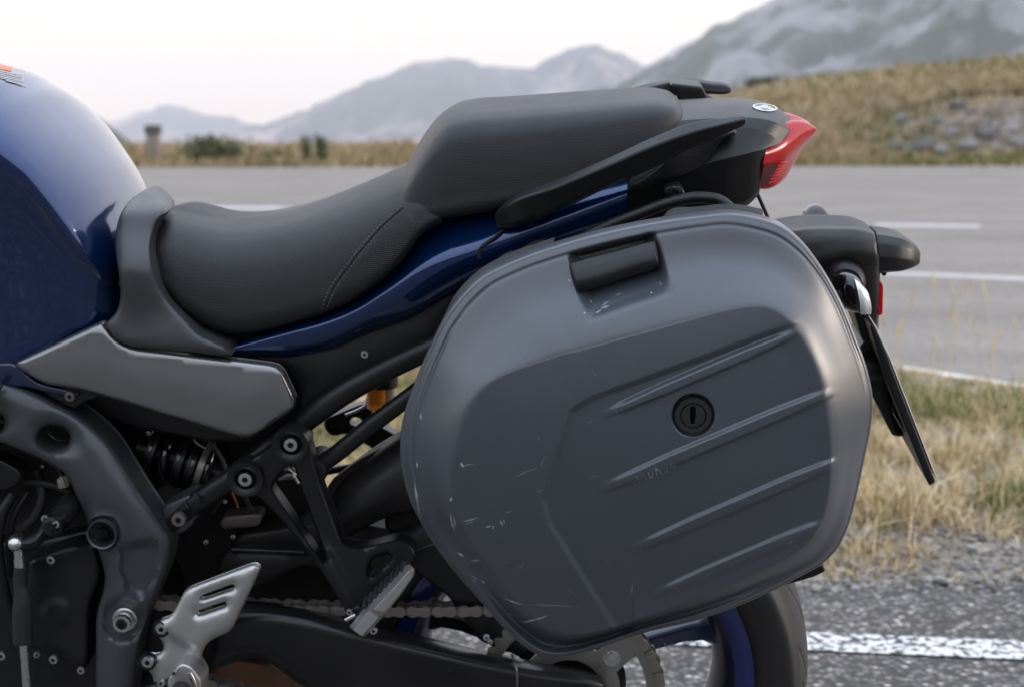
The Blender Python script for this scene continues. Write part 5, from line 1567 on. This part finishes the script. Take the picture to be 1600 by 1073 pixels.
for k in range(6):
    a0 = R(41 + 60 * k); h = []
    for t in np.linspace(-0.36, 0.36, 10): h.append((AXX + 0.097 * math.cos(a0 + R(30) + t), AXZ + 0.097 * math.sin(a0 + R(30) + t)))
    for t in np.linspace(0.22, -0.22, 8): h.append((AXX + 0.064 * math.cos(a0 + R(30) + t), AXZ + 0.064 * math.sin(a0 + R(30) + t)))
    holes.append(h)
spro = plate2d('rear_sprocket', outer, holes, YS, 0.006, M_SPR, wheel)
for k in range(6):
    a = R(41 + 60 * k)
    V, Fc = lathe_mesh([(.0, -.017), (.0045, -.017), (.005, -.010), (.0085, -.010), (.009, -.004), (.011, -.004), (.0115, .004)], 20)
    mesh_obj('sprocket_nut', V + np.array([AXX + 0.054 * 1.3 * math.cos(a), YS, AXZ + 0.054 * 1.3 * math.sin(a)]), Fc, M_BOLT, spro, R(35))
# hub carrier
wheel_lathe('hub_carrier', [(0.02, -.082), (0.066, -.082), (0.072, -.07), (0.06, -.055), (0.05, -.05)], M_CAST, wheel, 48)
# chain path: front sprocket, upper run, rear sprocket, lower run
c1 = B(236, 985, YS); RF = 0.0405
f_c = np.array([c1[0], c1[2]]); r_c = np.array([AXX, AXZ])
dd = r_c - f_c; Ld = np.linalg.norm(dd); base_a = math.atan2(dd[1], dd[0]); off_a = math.asin((RS - RF) / Ld)
path = []
aU = base_a + math.pi / 2 + off_a; aL = base_a - math.pi / 2 - off_a
pu0 = f_c + RF * np.array([math.cos(aU), math.sin(aU)]); pu1 = r_c + RS * np.array([math.cos(aU), math.sin(aU)])
for t in np.linspace(0, 1, 120): p = pu0 * (1 - t) + pu1 * t; path.append(p + np.array([0, -0.006 * math.sin(math.pi * t)]))
for a in np.linspace(aU, aL, 160)[1:]: path.append(r_c + RS * np.array([math.cos(a), math.sin(a)]))
pl0 = r_c + RS * np.array([math.cos(aL), math.sin(aL)]); pl1 = f_c + RF * np.array([math.cos(aL), math.sin(aL)])
for t in np.linspace(0, 1, 120)[1:]: p = pl0 * (1 - t) + pl1 * t; path.append(p + np.array([0, -0.014 * math.sin(math.pi * t)]))
for a in np.linspace(aL, aU - 2 * math.pi, 60)[1:-1]: path.append(f_c + RF * np.array([math.cos(a), math.sin(a)]))
path = np.array(path); pp = np.vstack([path, path[:1]])
sg = np.linalg.norm(np.diff(pp, axis=0), axis=1); cm = np.concatenate([[0], np.cumsum(sg)])
NL = int(round(cm[-1] / PIT / 2)) * 2
tt = np.linspace(0, cm[-1], NL, endpoint=False)
J = np.stack([np.interp(tt, cm, pp[:, 0]), np.interp(tt, cm, pp[:, 1])], 1)
def link_mesh(name, yc, th_, rad, outerl):
    o8 = []
    hp = PIT / 2
    for t in np.linspace(-110, 110, 9): o8.append((hp + rad * math.cos(R(t)), rad * math.sin(R(t))))
    o8.append((0, rad * 0.72))
    for t in np.linspace(70, 290, 9): o8.append((-hp + rad * math.cos(R(t)), rad * math.sin(R(t))))
    o8.append((0, -rad * 0.72))
    V = []; Fc = []
    def prism(y0, y1):
        s = len(V); n = len(o8)
        for y_ in (y0, y1):
            for a, b in o8: V.append((a, y_, b))
        ci = []
        Fc.append(tuple(s + i for i in range(n))); Fc.append(tuple(s + n + i for i in range(n))[::-1])
        for i in range(n): Fc.append((s + i, s + (i + 1) % n, s + n + (i + 1) % n, s + n + i))
    prism(-yc, -yc + th_); prism(yc - th_, yc)
    def cyl(x, r, y0, y1, n=10):
        s = len(V)
        for y_ in (y0, y1):
            for k in range(n): V.append((x + r * math.cos(2 * math.pi * k / n), y_, r * math.sin(2 * math.pi * k / n)))
        Fc.append(tuple(s + i for i in range(n))); Fc.append(tuple(s + n + i for i in range(n))[::-1])
        for i in range(n): Fc.append((s + i, s + (i + 1) % n, s + n + (i + 1) % n, s + n + i))
    for x in (-hp, hp):
        if outerl: cyl(x, 0.0028, -yc - 0.0012, yc + 0.0012)
        else: cyl(x, 0.0051, -yc, yc)
    me = bpy.data.meshes.new(name); me.from_pydata(V, [], Fc)
    bm = bmesh.new(); bm.from_mesh(me); bmesh.ops.recalc_face_normals(bm, faces=bm.faces); bm.to_mesh(me); bm.free()
    smooth(me, R(30)); me.materials.append(M_STL2 if outerl else M_STL); return me
lo, li_ = link_mesh('chain_link', 0.0098, 0.0022, 0.0074, True), link_mesh('chain_link', 0.0072, 0.0022, 0.0070, False)
chain = None
rollers = []
for i in range(NL):
    a, b = J[i], J[(i + 1) % NL]; c = (a + b) / 2
    if chain is None:
        chain = wheel_lathe('drive_chain', [(0.001, 0), (0.0011, 0.001)], M_STL, bike, 6)
        # pins of the whole chain as one small mesh
        V = []; Fc = []
        for p in J:
            s = len(V)
            for y_ in (-.006, .006):
                for k in range(8): V.append((p[0] + .0036 * math.cos(k * .785), YS + y_, p[1] + .0036 * math.sin(k * .785)))
            for k in range(8): Fc.append((s + k, s + (k + 1) % 8, s + 8 + (k + 1) % 8, s + 8 + k))
        me = bpy.data.meshes.new('drive_chain'); me.from_pydata(V, [], Fc); me.materials.append(M_STL); chain.data = me
    o = bpy.data.objects.new('chain_link', lo if i % 2 else li_); COL.objects.link(o); o.parent = chain
    o.location = (c[0], YS, c[1]); o.rotation_euler = (0, -math.atan2(b[1] - a[1], b[0] - a[0]), 0)

# ---- right-side fittings glimpsed through the frame
res = tube('brake_fluid_reservoir', [(590, 636, .10), (590, 600, .10)], 17, M_ORG, bike, n=6, seg=20)
tube('reservoir_band', [(610, 632, .10), (610, 596, .10)], [9, 9], M_MILK, res, n=4, seg=20)
tube('reservoir_cap', [(598, 602, .10), (598, 584, .10)], 24, M_BLK, res, n=6, seg=20)
relief('right_footrest_bracket', [(505, 655, 6), (560, 632, 6), (580, 628, 6), (584, 660, 8), (640, 690, 8), (700, 640, 8), (700, 668, 6), (632, 720, 8), (600, 712, 8), (566, 690, 8), (540, 676, 8), (520, 682, 8), (508, 672, 6)], 0.12, M_CAST, holes=[circle(556, 658, 10, 7, 16)], edge=4, thick=0.02, step=12)
tube('brake_hose', [(540, 648, .10), (560, 640, .10), (572, 632, .10), (574, 620, .10)], 2.5, M_BOLT, bike, n=10, seg=8)
tube('right_subframe_tube', [(460, 745, .12), (560, 728, .12), (640, 722, .12)], 6, M_CAST, bike, n=10)
tube('right_rack_tube', [(600, 700, .14), (680, 650, .14), (760, 600, .14)], 9, M_CAST, bike, n=10)
ft = relief('footrest_spring_plate', [(428, 738, 3), (452, 716, 3), (462, 734, 3), (458, 750, 3), (436, 752, 3)], -0.02, M_STL, edge=3, thick=0.01)
for k in range(4): tube('cable', [(424 + k * 4, 742 + k * 2, -.03), (440 + k * 5, 726 + k * 5, -.035), (460 + k * 2, 736 + k * 6, -.03)], 2.4, M_ALU if k % 2 else M_BLK, bike, n=10, seg=6)
tube('wire', [(1180, 296, -.03), (1190, 318, -.02), (1198, 336, -.02), (1206, 360, -.02)], 3, M_RUB, bike, n=14, seg=8)
tube('wire', [(362, 768, -.06), (368, 780, -.065), (372, 792, -.065)], 2.0, M_ORG, bike, n=8, seg=6)

# ---- tail tidy: fender, plate lamp, plate, signals, reflector
fender = rails('rear_fender', [
    [(1120, 368, 0), (1200, 360, 0), (1260, 354, 0), (1310, 354, 0), (1350, 357, 0), (1367, 362, 0)],
    [(1120, 376, -.035), (1200, 366, -.04), (1260, 358, -.044), (1310, 357, -.044), (1350, 360, -.042), (1368, 366, -.038)],
    [(1120, 395, -.058), (1200, 384, -.062), (1260, 374, -.064), (1310, 372, -.062), (1352, 376, -.058), (1371, 380, -.052)],
    [(1120, 430, -.066), (1200, 420, -.070), (1260, 410, -.071), (1310, 398, -.069), (1352, 396, -.064), (1373, 400, -.056)],
    [(1120, 480, -.058), (1200, 476, -.062), (1260, 450, -.064), (1310, 420, -.063), (1354, 415, -.059), (1374, 420, -.052)],
    [(1120, 500, -.02), (1200, 495, -.02), (1260, 470, -.02), (1310, 440, -.02), (1354, 430, -.02), (1374, 428, -.02)],
], M_BLK, nu=40, mirror=True, lin=True, bev=0.007, ang=R(50))
rails('fender_leg', [
    [(1318, 400, -.030), (1322, 440, -.032), (1330, 480, -.032), (1340, 510, -.03), (1352, 545, -.028)],
    [(1322, 400, -.052), (1326, 440, -.052), (1334, 480, -.05), (1342, 510, -.046), (1354, 545, -.04)],
    [(1372, 400, -.052), (1371, 440, -.052), (1369, 490, -.048), (1364, 520, -.042), (1366, 545, -.038)],
    [(1376, 400, -.03), (1375, 440, -.032), (1373, 490, -.032), (1370, 520, -.03), (1370, 545, -.028)],
], M_BLK, nu=24, nv=4, mirror=True, ang=R(50))
plamp = rails('plate_lamp_housing', [
    [(1369, 362, 0), (1390, 365, 0), (1415, 372, 0), (1432, 384, 0), (1439, 396, 0)],
    [(1369, 366, -.026), (1390, 369, -.028), (1414, 375, -.026), (1430, 387, -.018), (1438, 398, -.006)],
    [(1370, 380, -.040), (1390, 382, -.042), (1412, 387, -.036), (1429, 396, -.024), (1438, 403, -.008)],
    [(1371, 402, -.046), (1390, 403, -.047), (1411, 405, -.041), (1428, 408, -.027), (1438, 410, -.009)],
    [(1372, 426, -.043), (1390, 424, -.044), (1411, 422, -.038), (1427, 417, -.025), (1436, 413, -.008)],
    [(1373, 428, -.03), (1390, 426, -.03), (1410, 424, -.026), (1425, 419, -.016), (1434, 415, -.004)],
], M_BLK, nu=30, mirror=True, lin=True, bev=0.006, ang=R(50))
bolt(1381, 427, -0.03, 4, plamp, M_BLK)
def signal(sgn, dx, dy):
    s = rails('turn_signal', [
        [(1300 + dx, 428 + dy, sgn * .10), (1318 + dx, 424 + dy, sgn * .115), (1342 + dx, 434 + dy, sgn * .125), (1350 + dx, 446 + dy, sgn * .125)],
        [(1302 + dx, 440 + dy, sgn * .125), (1318 + dx, 440 + dy, sgn * .14), (1344 + dx, 448 + dy, sgn * .148), (1353 + dx, 458 + dy, sgn * .145)],
        [(1304 + dx, 458 + dy, sgn * .13), (1322 + dx, 464 + dy, sgn * .146), (1347 + dx, 472 + dy, sgn * .15), (1357 + dx, 474 + dy, sgn * .146)],
        [(1306 + dx, 476 + dy, sgn * .12), (1328 + dx, 486 + dy, sgn * .132), (1350 + dx, 490 + dy, sgn * .135), (1358 + dx, 490 + dy, sgn * .132)],
        [(1302 + dx, 455 + dy, sgn * .095), (1320 + dx, 460 + dy, sgn * .105), (1346 + dx, 466 + dy, sgn * .112), (1355 + dx, 470 + dy, sgn * .112)],
    ], M_GLB, nu=24, nv=4, closed=True, ang=R(50))
    return s
sig = signal(-1, 0, 0)
lens = rails('signal_lens', [
    [(1334, 434, -.134), (1341, 438, -.132), (1350, 448, -.126)], [(1338, 446, -.156), (1346, 450, -.155), (1357, 459, -.147)],
    [(1343, 470, -.1575), (1351, 472, -.156), (1361, 475, -.149)], [(1345, 492, -.142), (1353, 493, -.140), (1361, 491, -.134)], [(1346, 466, -.114), (1352, 468, -.112), (1358, 472, -.112)]],
    M_CLR, nu=14, nv=4, closed=True, parent=sig, ang=R(50))
lathe('signal_mount', 1316, 440, -0.062, [(0, -.022), (27, -.022), (33, -.016), (36, -.004), (36, .02)], M_BLK, fender)
tube('signal_stalk', [(1318, 446, -.05), (1320, 452, -.09), (1322, 456, -.12)], 16, M_RUB, sig, n=8)
# the far-side signal, mirrored
sg2 = mirror_copy(sig); sg2.name = 'turn_signal'
l2 = mirror_copy(lens); l2.parent = sg2
sg2.location = (-0.006, 0.0, 0.032)
relief('reflector_base', [(1366, 432, 3), (1374, 432, 3), (1375, 494, 3), (1364, 496, 3)], -0.036, M_BLK, edge=2, thick=0.072, step=12)
relief('reflector', [(1372, 433, 1), (1380, 446, 2), (1379, 491, 2), (1372, 494, 1)], -0.044, M_RED, edge=1.2, thick=0.068, step=8)
# number plate on its holder, seen almost edge-on
holder = relief('plate_holder', [(1358, 508, 4), (1366, 506, 4), (1388, 556, 8), (1392, 570, 6), (1462, 752, 3), (1452, 759, 3), (1382, 588, 6), (1374, 560, 8)], -0.102, M_BLK, edge=3, thick=0.204, step=12)
relief('number_plate', [(1366, 509, 1), (1389, 558, 3), (1464, 750, 1), (1466, 752, 1), (1391, 558, 3), (1368, 508, 1)], -0.100, M_PLATE, edge=0.8, thick=0.20, step=10)
relief('plate_bracket', [(1340, 545, 6), (1360, 520, 6), (1378, 560, 6), (1384, 590, 6), (1390, 600, 5), (1394, 640, 6), (1400, 668, 6), (1414, 676, 3), (1412, 682, 3), (1394, 680, 4), (1380, 650, 8), (1364, 620, 8), (1345, 600, 8)], -0.045, M_BLK, edge=4, thick=0.09, step=12)
tube('bracket_boss', [(1352, 572, -.05), (1366, 574, -.052), (1380, 572, -.05)], [24, 22, 20], M_BLK, bike, n=10, seg=16)

# front and hidden bulk: simple fairing side and front fork stay outside the frame
CTX.root = None; CTX.org = np.zeros(3)

# ================================================================== PANNIER
Porg = B(1000, 1010, -0.30)
pan = bike_root('hard_pannier', tuple(Porg))
tag(pan, 'scuffed slate grey hard side case with round lock, hung beside the rear wheel', 'side case')
def bez_close(pts, n): return catmull(np.array([(a, b, 0) for a, b in pts], float), n, closed=True)[:, :2]
OUT = bez_close([(625, 702), (628, 662), (650, 592), (672, 541), (690, 505), (715, 470), (752, 434), (800, 409), (870, 384), (960, 360), (1040, 345), (1100, 337), (1140, 334), (1182, 340), (1222, 354), (1252, 378), (1282, 415), (1310, 462), (1338, 528), (1356, 580), (1364, 630), (1361, 665), (1351, 715), (1337, 780), (1323, 828), (1310, 854), (1288, 878), (1250, 900), (1180, 935), (1100, 965), (1000, 990), (940, 1010), (900, 1022), (870, 1027), (845, 1024), (820, 1010), (790, 983), (750, 938), (700, 880), (660, 820), (640, 780), (628, 735)], 900)
INN = rounded([(704, 770, 40), (712, 700, 40), (742, 612, 60), (800, 576, 60), (1000, 521, 150), (1180, 471, 70), (1232, 492, 60), (1280, 580, 50), (1300, 700, 60), (1292, 800, 50), (1255, 862, 60), (1100, 930, 80), (940, 985, 60), (880, 992, 50), (830, 966, 50), (760, 880, 60), (716, 815, 40)], n=8)
CC = np.array([1000.0, 700.0])
NTH = 1100
ths = np.linspace(0, 2 * math.pi, NTH, endpoint=False)
def radial(poly):
    a = np.arctan2(poly[:, 1] - CC[1], poly[:, 0] - CC[0]) % (2 * math.pi); r = np.hypot(poly[:, 0] - CC[0], poly[:, 1] - CC[1])
    o = np.argsort(a); a, r = a[o], r[o]
    return np.interp(ths, np.concatenate([a - 2 * math.pi, a, a + 2 * math.pi]), np.concatenate([r, r, r]))
RO, RI = radial(OUT), radial(INN)
k_ = np.ones(9) / 9
RI = np.convolve(np.concatenate([RI[-20:], RI, RI[:20]]), k_, 'same')[20:-20]
Y_R, Y_F = -0.325, -0.402
PANEL = [(978, 1010), (964, 984), (858, 815), (849, 780), (893, 642), (925, 622), (1090, 562), (1262, 498)]
RIBS = [((942, 648), (1250, 516), 12.5), ((934, 766), (1304, 609), 13.5), ((980, 861), (1324, 713), 13), ((1014, 932), (1296, 812), 12.5)]
PK = np.array([(884, 405), (915, 514), (1058, 462), (1029, 368)], float)
def feats(P):
    px, py = P[:, 0], P[:, 1]
    h = np.zeros(len(P))
    d, s = pdist(P, PANEL)
    th = np.arctan2(py - CC[1], px - CC[0]) % (2 * math.pi)
    r = np.hypot(px - CC[0], py - CC[1])
    ri = np.interp(th, np.append(ths, 2 * math.pi), np.append(RI, RI[0]))
    fade = sstep(-22, 40, ri - r)
    fade = np.where((px < 990) & (py > 800), sstep(-34, -4, ri - r), fade)
    h += 0.0058 * sstep(-6, 6, d * s) * fade
    for (a, b, T) in RIBS:
        a = np.array(a, float); b = np.array(b, float); L = np.linalg.norm(b - a); t = (b - a) / L; n = np.array([t[1], -t[0]])
        u = ((P - a) @ t) / L; v = (P - a) @ n
        tp = sstep(-0.02, 0.16, u) * sstep(-0.01, 0.13, 1 - u)
        Tt = T * (0.72 + 0.28 * np.clip(np.minimum(u / 0.3, (1 - u) / 0.25), 0, 1))
        top = sstep(0, -10, v - Tt); bot = sstep(0, 6, v + Tt)
        h -= 0.0050 * top * bot * tp
    rl = np.hypot(px - 1083, py - 648)
    h += 0.009 * sstep(34.5, 31, rl)
    # latch pocket
    e = []
    for i in range(4):
        A, Bq = PK[i], PK[(i + 1) % 4]; t = (Bq - A) / np.linalg.norm(Bq - A); e.append((P - A) @ np.array([t[1], -t[0]]))
    e = np.array(e)                        # signed distances, positive inside
    e = -e if np.median(e[:, np.argmin(np.hypot(px - 970, py - 440))]) < 0 else e
    ins = np.minimum(np.minimum(e[0], e[1]), e[2])
    q = np.clip(e[1] / 95.0, 0, 1)
    h += sstep(0, 24, ins) * (0.003 + 0.023 * q) * sstep(-2, 6, e[3] + 6)
    return h
def lid_y(P):
    px, py = P[:, 0], P[:, 1]
    th = np.arctan2(py - CC[1], px - CC[0]) % (2 * math.pi); r = np.hypot(px - CC[0], py - CC[1])
    ro = np.interp(th, np.append(ths, 2 * math.pi), np.append(RO, RO[0])); ri = np.interp(th, np.append(ths, 2 * math.pi), np.append(RI, RI[0]))
    d = np.maximum(ro - r, 0); W = ro - ri
    m = np.where(px > 1000, sstep(690, 520, py), sstep(800, 640, py))
    gd = np.where(px > 1180, 18.5 - 8.0 * sstep(1180, 1300, px), 18.5)
    st = 4 + 2 * m
    s = np.clip((d - st) / (W - st), 0, 1)
    g = 1 - (1 - s) ** 1.28
    # soften the crease
    y = Y_R - 0.006 + (Y_F - Y_R + 0.006) * g
    y = np.where(d < st, Y_R - 0.006 * np.sqrt(np.clip(1 - (1 - np.clip(d / 7, 0, 1)) ** 2, 0, 1)), y)
    # parting groove along the upper three sides
    y = y + 0.0026 * np.exp(-((d - gd) / 2.0) ** 2) * m
    core = np.clip(1 - r / np.maximum(ri, 1), 0, 1)
    y = y - 0.008 * (1 - (1 - core) ** 2)
    y = y + np.where(py > 650, 0.027, 0.017) * ((py - 650) / 250.0) ** 2 * sstep(0, 0.5, s)
    return y
NB, NI = 64, 200
sb = np.concatenate([np.linspace(0, 0.06, 8, endpoint=False), np.linspace(0.06, 1, NB - 8)])
rows = []
for s in sb: rows.append(RO + (RI - RO) * s)
for t in np.linspace(1, 0.004, NI)[1:]: rows.append(RI * t)
RR = np.array(rows); TT = np.tile(ths[None], (len(rows), 1))
PX = CC[0] + RR * np.cos(TT); PY = CC[1] + RR * np.sin(TT)
PP = np.stack([PX.ravel(), PY.ravel()], 1)
yy = lid_y(PP) + feats(PP)
# light smoothing across the chamfer crease
yg = yy.reshape(RR.shape)
for _ in range(4):
    a = yg.copy(); i0, i1 = NB - 12, NB + 22
    a[i0:i1] = (yg[i0 - 1:i1 - 1] + 2 * yg[i0:i1] + yg[i0 + 1:i1 + 1]) / 4
    yg = a
V = B(PP[:, 0], PP[:, 1], yg.ravel())
nr = len(rows)
idx = np.arange(nr * NTH).reshape(nr, NTH)
q = np.stack([idx[:-1], np.roll(idx[:-1], -1, 1), np.roll(idx[1:], -1, 1), idx[1:]], -1).reshape(-1, 4)
# lid side wall, straight back from the rim
rim = V[:NTH]; wall = [rim]
for dy, ins in ((0.004, 0.0), (0.022, 0.0), (0.024, 0.003)):
    w_ = rim.copy(); w_[:, 1] = Y_R + dy; c_ = rim.mean(0)
    w_[:, 0] += (c_[0] - w_[:, 0]) * ins * 2; w_[:, 2] += (c_[2] - w_[:, 2]) * ins * 2; wall.append(w_)
base_i = nr * NTH
Vall = np.vstack([V] + wall[1:])
prev = idx[0]; wq = []
for k in range(3):
    cur = base_i + k * NTH + np.arange(NTH)
    wq.append(np.stack([prev, cur, np.roll(cur, -1), np.roll(prev, -1)], -1)); prev = cur
cap_i = nr * NTH + 3 * NTH
Vall = np.vstack([Vall, V[-NTH:].mean(0)[None]])
tr = np.stack([idx[-1], np.roll(idx[-1], -1), np.full(NTH, cap_i)], -1)
lid = fast_obj('case_lid', Vall, np.vstack([q] + wq), M_PAN, pan, tris=tr)

# the shell behind the lid, against the motorcycle
def ring_from(scale_px, y, grow=0.0, dz=0.0):
    c = rim.mean(0); r_ = rim.copy(); r_[:, 0] = c[0] + (r_[:, 0] - c[0]) * scale_px; r_[:, 2] = c[2] + (r_[:, 2] - c[2]) * scale_px + dz; r_[:, 1] = y
    return r_[::5]
rings_ = [ring_from(0.945, -.303, dz=-.004), ring_from(0.950, -.301, dz=-.005), ring_from(0.942, -.27, dz=-.006), ring_from(0.932, -.24, dz=-.007), ring_from(0.92, -.215, dz=-.007), ring_from(0.90, -.203, dz=-.007), ring_from(0.86, -.198, dz=-.007)]
n5 = len(rings_[0]); Vs = np.vstack(rings_ + [rings_[-1].mean(0)[None]]); Fs = []
for k in range(len(rings_) - 1):
    for j in range(n5): Fs.append((k * n5 + j, k * n5 + (j + 1) % n5, (k + 1) * n5 + (j + 1) % n5, (k + 1) * n5 + j))
for j in range(n5): Fs.append(((len(rings_) - 1) * n5 + j, (len(rings_) - 1) * n5 + (j + 1) % n5, len(Vs) - 1))
shell = mesh_obj('case_shell', Vs, Fs, M_TEX, pan, R(50))
# raised textured pads on the shell's upper edge
for pts in ([(690, 512), (712, 470), (752, 430), (800, 405), (866, 382)], [(1034, 352), (1042, 342), (1090, 334), (1150, 330), (1192, 338)]):
    c = catmull(np.array([(a, b, 0) for a, b in pts], float), 24)
    rails('shell_pad', [[(a, b + 6, -.300) for a, b, _ in c], [(a, b - 1, -.296) for a, b, _ in c], [(a, b - 6, -.285) for a, b, _ in c], [(a, b - 7, -.25) for a, b, _ in c], [(a, b + 6, -.24) for a, b, _ in c]], M_TEX, nu=24, nv=3, closed=True, parent=shell)
# latch bar
def bar_pt(u, v):
    tl, tr_, brr, bl = np.array((889, 412.)), np.array((1025, 376.)), np.array((1031, 419.)), np.array((903, 459.))
    return (tl * (1 - u) + tr_ * u) * (1 - v) + (bl * (1 - u) + brr * u) * v
rl = []
top_y = lambda p: float(lid_y(np.array([p]))[0])
for v, dy in ((0.0, -0.0005), (0.12, -.0035), (0.35, -.0075), (0.62, -.0085), (0.84, -.005), (0.97, .002), (1.0, .010), (0.5, .022), (0.05, .015)):
    row = []
    for u in (0, 0.02, 0.06, 0.5, 0.94, 0.98, 1):
        p = bar_pt(u, v)
        p0 = bar_pt(u, 0.0); p1 = bar_pt(u, 1.0)
        y_ = top_y(p0) * (1 - v) + (top_y(p1)) * v
        e_ = 0.004 if u in (0, 1) else (0.0012 if u in (.02, .98) else 0)
        row.append((p[0], p[1], y_ + dy + e_))
    rl.append(row)
latch = rails('latch', rl, M_BLK, nu=60, nv=4, closed=True, smooth_x=True, parent=lid, ang=R(60))
# lock cylinder
M_LOCK = mat('lock_plastic', (0.022, 0.022, 0.024), 0.30)
M_HOLE = mat('key_hole', (0.001, 0.001, 0.001), 0.9, spec=0.05)
lk = lathe('lock', 1083, 648, -0.398, [(0, -.0008), (18.5, -.0008), (19.5, .0006), (20.5, .0006), (21.5, -.0022), (28.5, -.0022), (30, -.0008), (30.5, .008)], M_LOCK, lid, 48)
kx = relief('key_slot', [(1078, 634, 2), (1087, 634, 2), (1087, 646, 1), (1085.5, 662, 1), (1079, 662, 1), (1078, 648, 1)], -0.3993, M_HOLE, edge=0.8, thick=0.003, step=4, parent=lk)
# lower hinge and bracket
relief('hinge', [(1240, 896, 3), (1278, 880, 4), (1288, 884, 3), (1289, 892, 3), (1272, 900, 3), (1246, 908, 3), (1212, 916, 3), (1210, 911, 3)], -0.288, M_BLK, edge=2.5, thick=0.03, step=6, parent=shell)
relief('bracket', [(1204, 914, 2), (1218, 910, 2), (1216, 920, 2), (1206, 922, 2)], -0.28, M_BLK, edge=1.5, thick=0.03, step=5, parent=shell)

# scuffs and scratches: thin marks lying on the lid
def lid_pts(P):
    P = np.asarray(P, float); y = lid_y(P) + feats(P)
    return B(P[:, 0], P[:, 1], y - 0.00035)
SV, SF, SV2, SF2 = [], [], [], []
def scratch(a, b, wd=1.0, bow=0.0, faint=False, n=9):
    a = np.array(a, float); b = np.array(b, float); d = b - a; L = np.linalg.norm(d); nrm = np.array([-d[1], d[0]]) / (L + 1e-9)
    t = np.linspace(0, 1, n)[:, None]; c = a + d * t + nrm * bow * 4 * t * (1 - t)
    wv = wd * 0.75 * np.sin(np.pi * np.clip(t, 0.04, 0.96)) * rng.uniform(0.5, 1.2, (n, 1))
    V_ = np.concatenate([lid_pts(c + nrm * wv), lid_pts(c - nrm * wv)])
    vv, ff = (SV2, SF2) if faint else (SV, SF)
    s = len(vv); vv.extend(V_)
    for i in range(n - 1): ff.append((s + i, s + i + 1, s + n + i + 1, s + n + i))
for a, b, wd, bow, ft_ in [((788, 934), (818, 944), 1.6, 1, 0), ((818, 944), (905, 948), 1.0, -1, 1), ((815, 972), (856, 961), 2.0, 1, 0), ((715, 863), (726, 869), 2.4, 0, 0), ((735, 876), (752, 874), 3.0, 0, 1),
        ((719, 728), (742, 724), 1.5, 0, 1), ((720, 722), (724, 730), 3, 0, 0), ((703, 783), (706, 776), 2.2, 0, 0), ((704, 800), (712, 830), 3.4, 2, 1), ((708, 806), (713, 822), 1.4, 0, 0), ((722, 815), (748, 808), 2.5, 0, 1), ((728, 818), (742, 814), 1.2, 0, 1),
        ((758, 823), (768, 821), 1.6, 0, 0), ((770, 826), (771, 820), 1.6, 0, 0), ((780, 812), (786, 822), 1.2, 0, 0), ((783, 812), (785, 820), 1.0, 0, 0), ((787, 810), (788, 818), 1.0, 0, 0), ((790, 802), (800, 797), 1.2, 0, 1),
        ((648, 752), (654, 790), 3.0, 1, 1), ((649, 762), (652, 776), 2.2, 0, 0), ((652, 786), (656, 804), 1.6, 0, 1), ((651, 720), (652, 730), 1.6, 0, 0), ((657, 645), (658, 655), 1.4, 0, 0), ((805, 745), (842, 730), 1.2, -1, 1), ((844, 728), (852, 712), 1.0, 0, 1),
        ((732, 897), (750, 906), 1.5, 0, 1), ((752, 906), (760, 912), 1.6, 0, 0), ((737, 905), (744, 908), 1.0, 0, 0), ((988, 910), (987, 928), 1.3, 0, 1), ((795, 957), (799, 960), 1.6, 0, 0), ((860, 1002), (862, 1004), 2, 0, 0), ((867, 1003), (869, 1004), 1.6, 0, 0),
        ((1232, 850), (1238, 844), 1.4, 0, 0), ((1238, 844), (1244, 846), 1.2, 0, 0), ((1246, 846), (1251, 843), 1.2, 0, 0), ((952, 436), (962, 434), 1.8, 0, 0), ((962, 434), (968, 436), 1.2, 0, 0),
        ((930, 490), (940, 484), 3.0, 0, 1), ((938, 482), (952, 478), 3.0, 0, 1), ((940, 478), (952, 470), 2.0, 0, 1), ((912, 488), (915, 490), 2, 0, 0), ((922, 470), (925, 472), 1.8, 0, 0), ((1016, 458), (1019, 457), 1.8, 0, 0), ((1030, 440), (1034, 446), 2.0, 0, 1), ((960, 462), (972, 458), 1.8, 0, 1), ((888, 436), (891, 441), 1.6, 0, 0)]:
    scratch(a, b, wd, bow, bool(ft_))
# worn scratched lettering along the second rib
for i, seq in enumerate([[(0, 14), (5, 0), (9, 13)], [(0, 0), (2, 13), (0, 6), (7, 5), (8, 12)], [(0, 4), (2, 12), (7, 11), (7, 2)], [(0, 0), (2, 13), (1, 6), (7, 4), (9, 12)], [(2, 6), (7, 4), (7, 11), (1, 12), (2, 7)], [(0, 12), (0, 3), (7, 11), (7, 2)]]):
    ox, oy = 990 + i * 11.5, 742 - i * 4.3
    for p_, q_ in zip(seq[:-1], seq[1:]): scratch((ox + p_[0], oy + p_[1]), (ox + q_[0], oy + q_[1]), 1.5, 0, i in (0, 1, 4, 5), 4)
for _ in range(18):
    a = np.array([rng.uniform(650, 1000), rng.uniform(560, 980)]); an = rng.normal(0.3, 0.7); L_ = rng.uniform(4, 22)
    b = a + L_ * np.array([math.cos(an), -math.sin(an)])
    th_ = [math.atan2(p[1] - CC[1], p[0] - CC[0]) % (2 * math.pi) for p in (a, b)]
    if all(np.hypot(*(p - CC)) < np.interp(t_, ths, RO) - 26 for p, t_ in zip((a, b), th_)): scratch(a, b, rng.uniform(0.4, 0.9), 0, True, 5)
for nm, vv, ff, mm in (('scuff', SV, SF, M_SCR), ('faint_scratch', SV2, SF2, M_SCR2)):
    me_o = fast_obj(nm, np.array(vv), np.array(ff), mm, lid); tag(me_o, kind='stuff')
CTX.root = None; CTX.org = np.zeros(3)
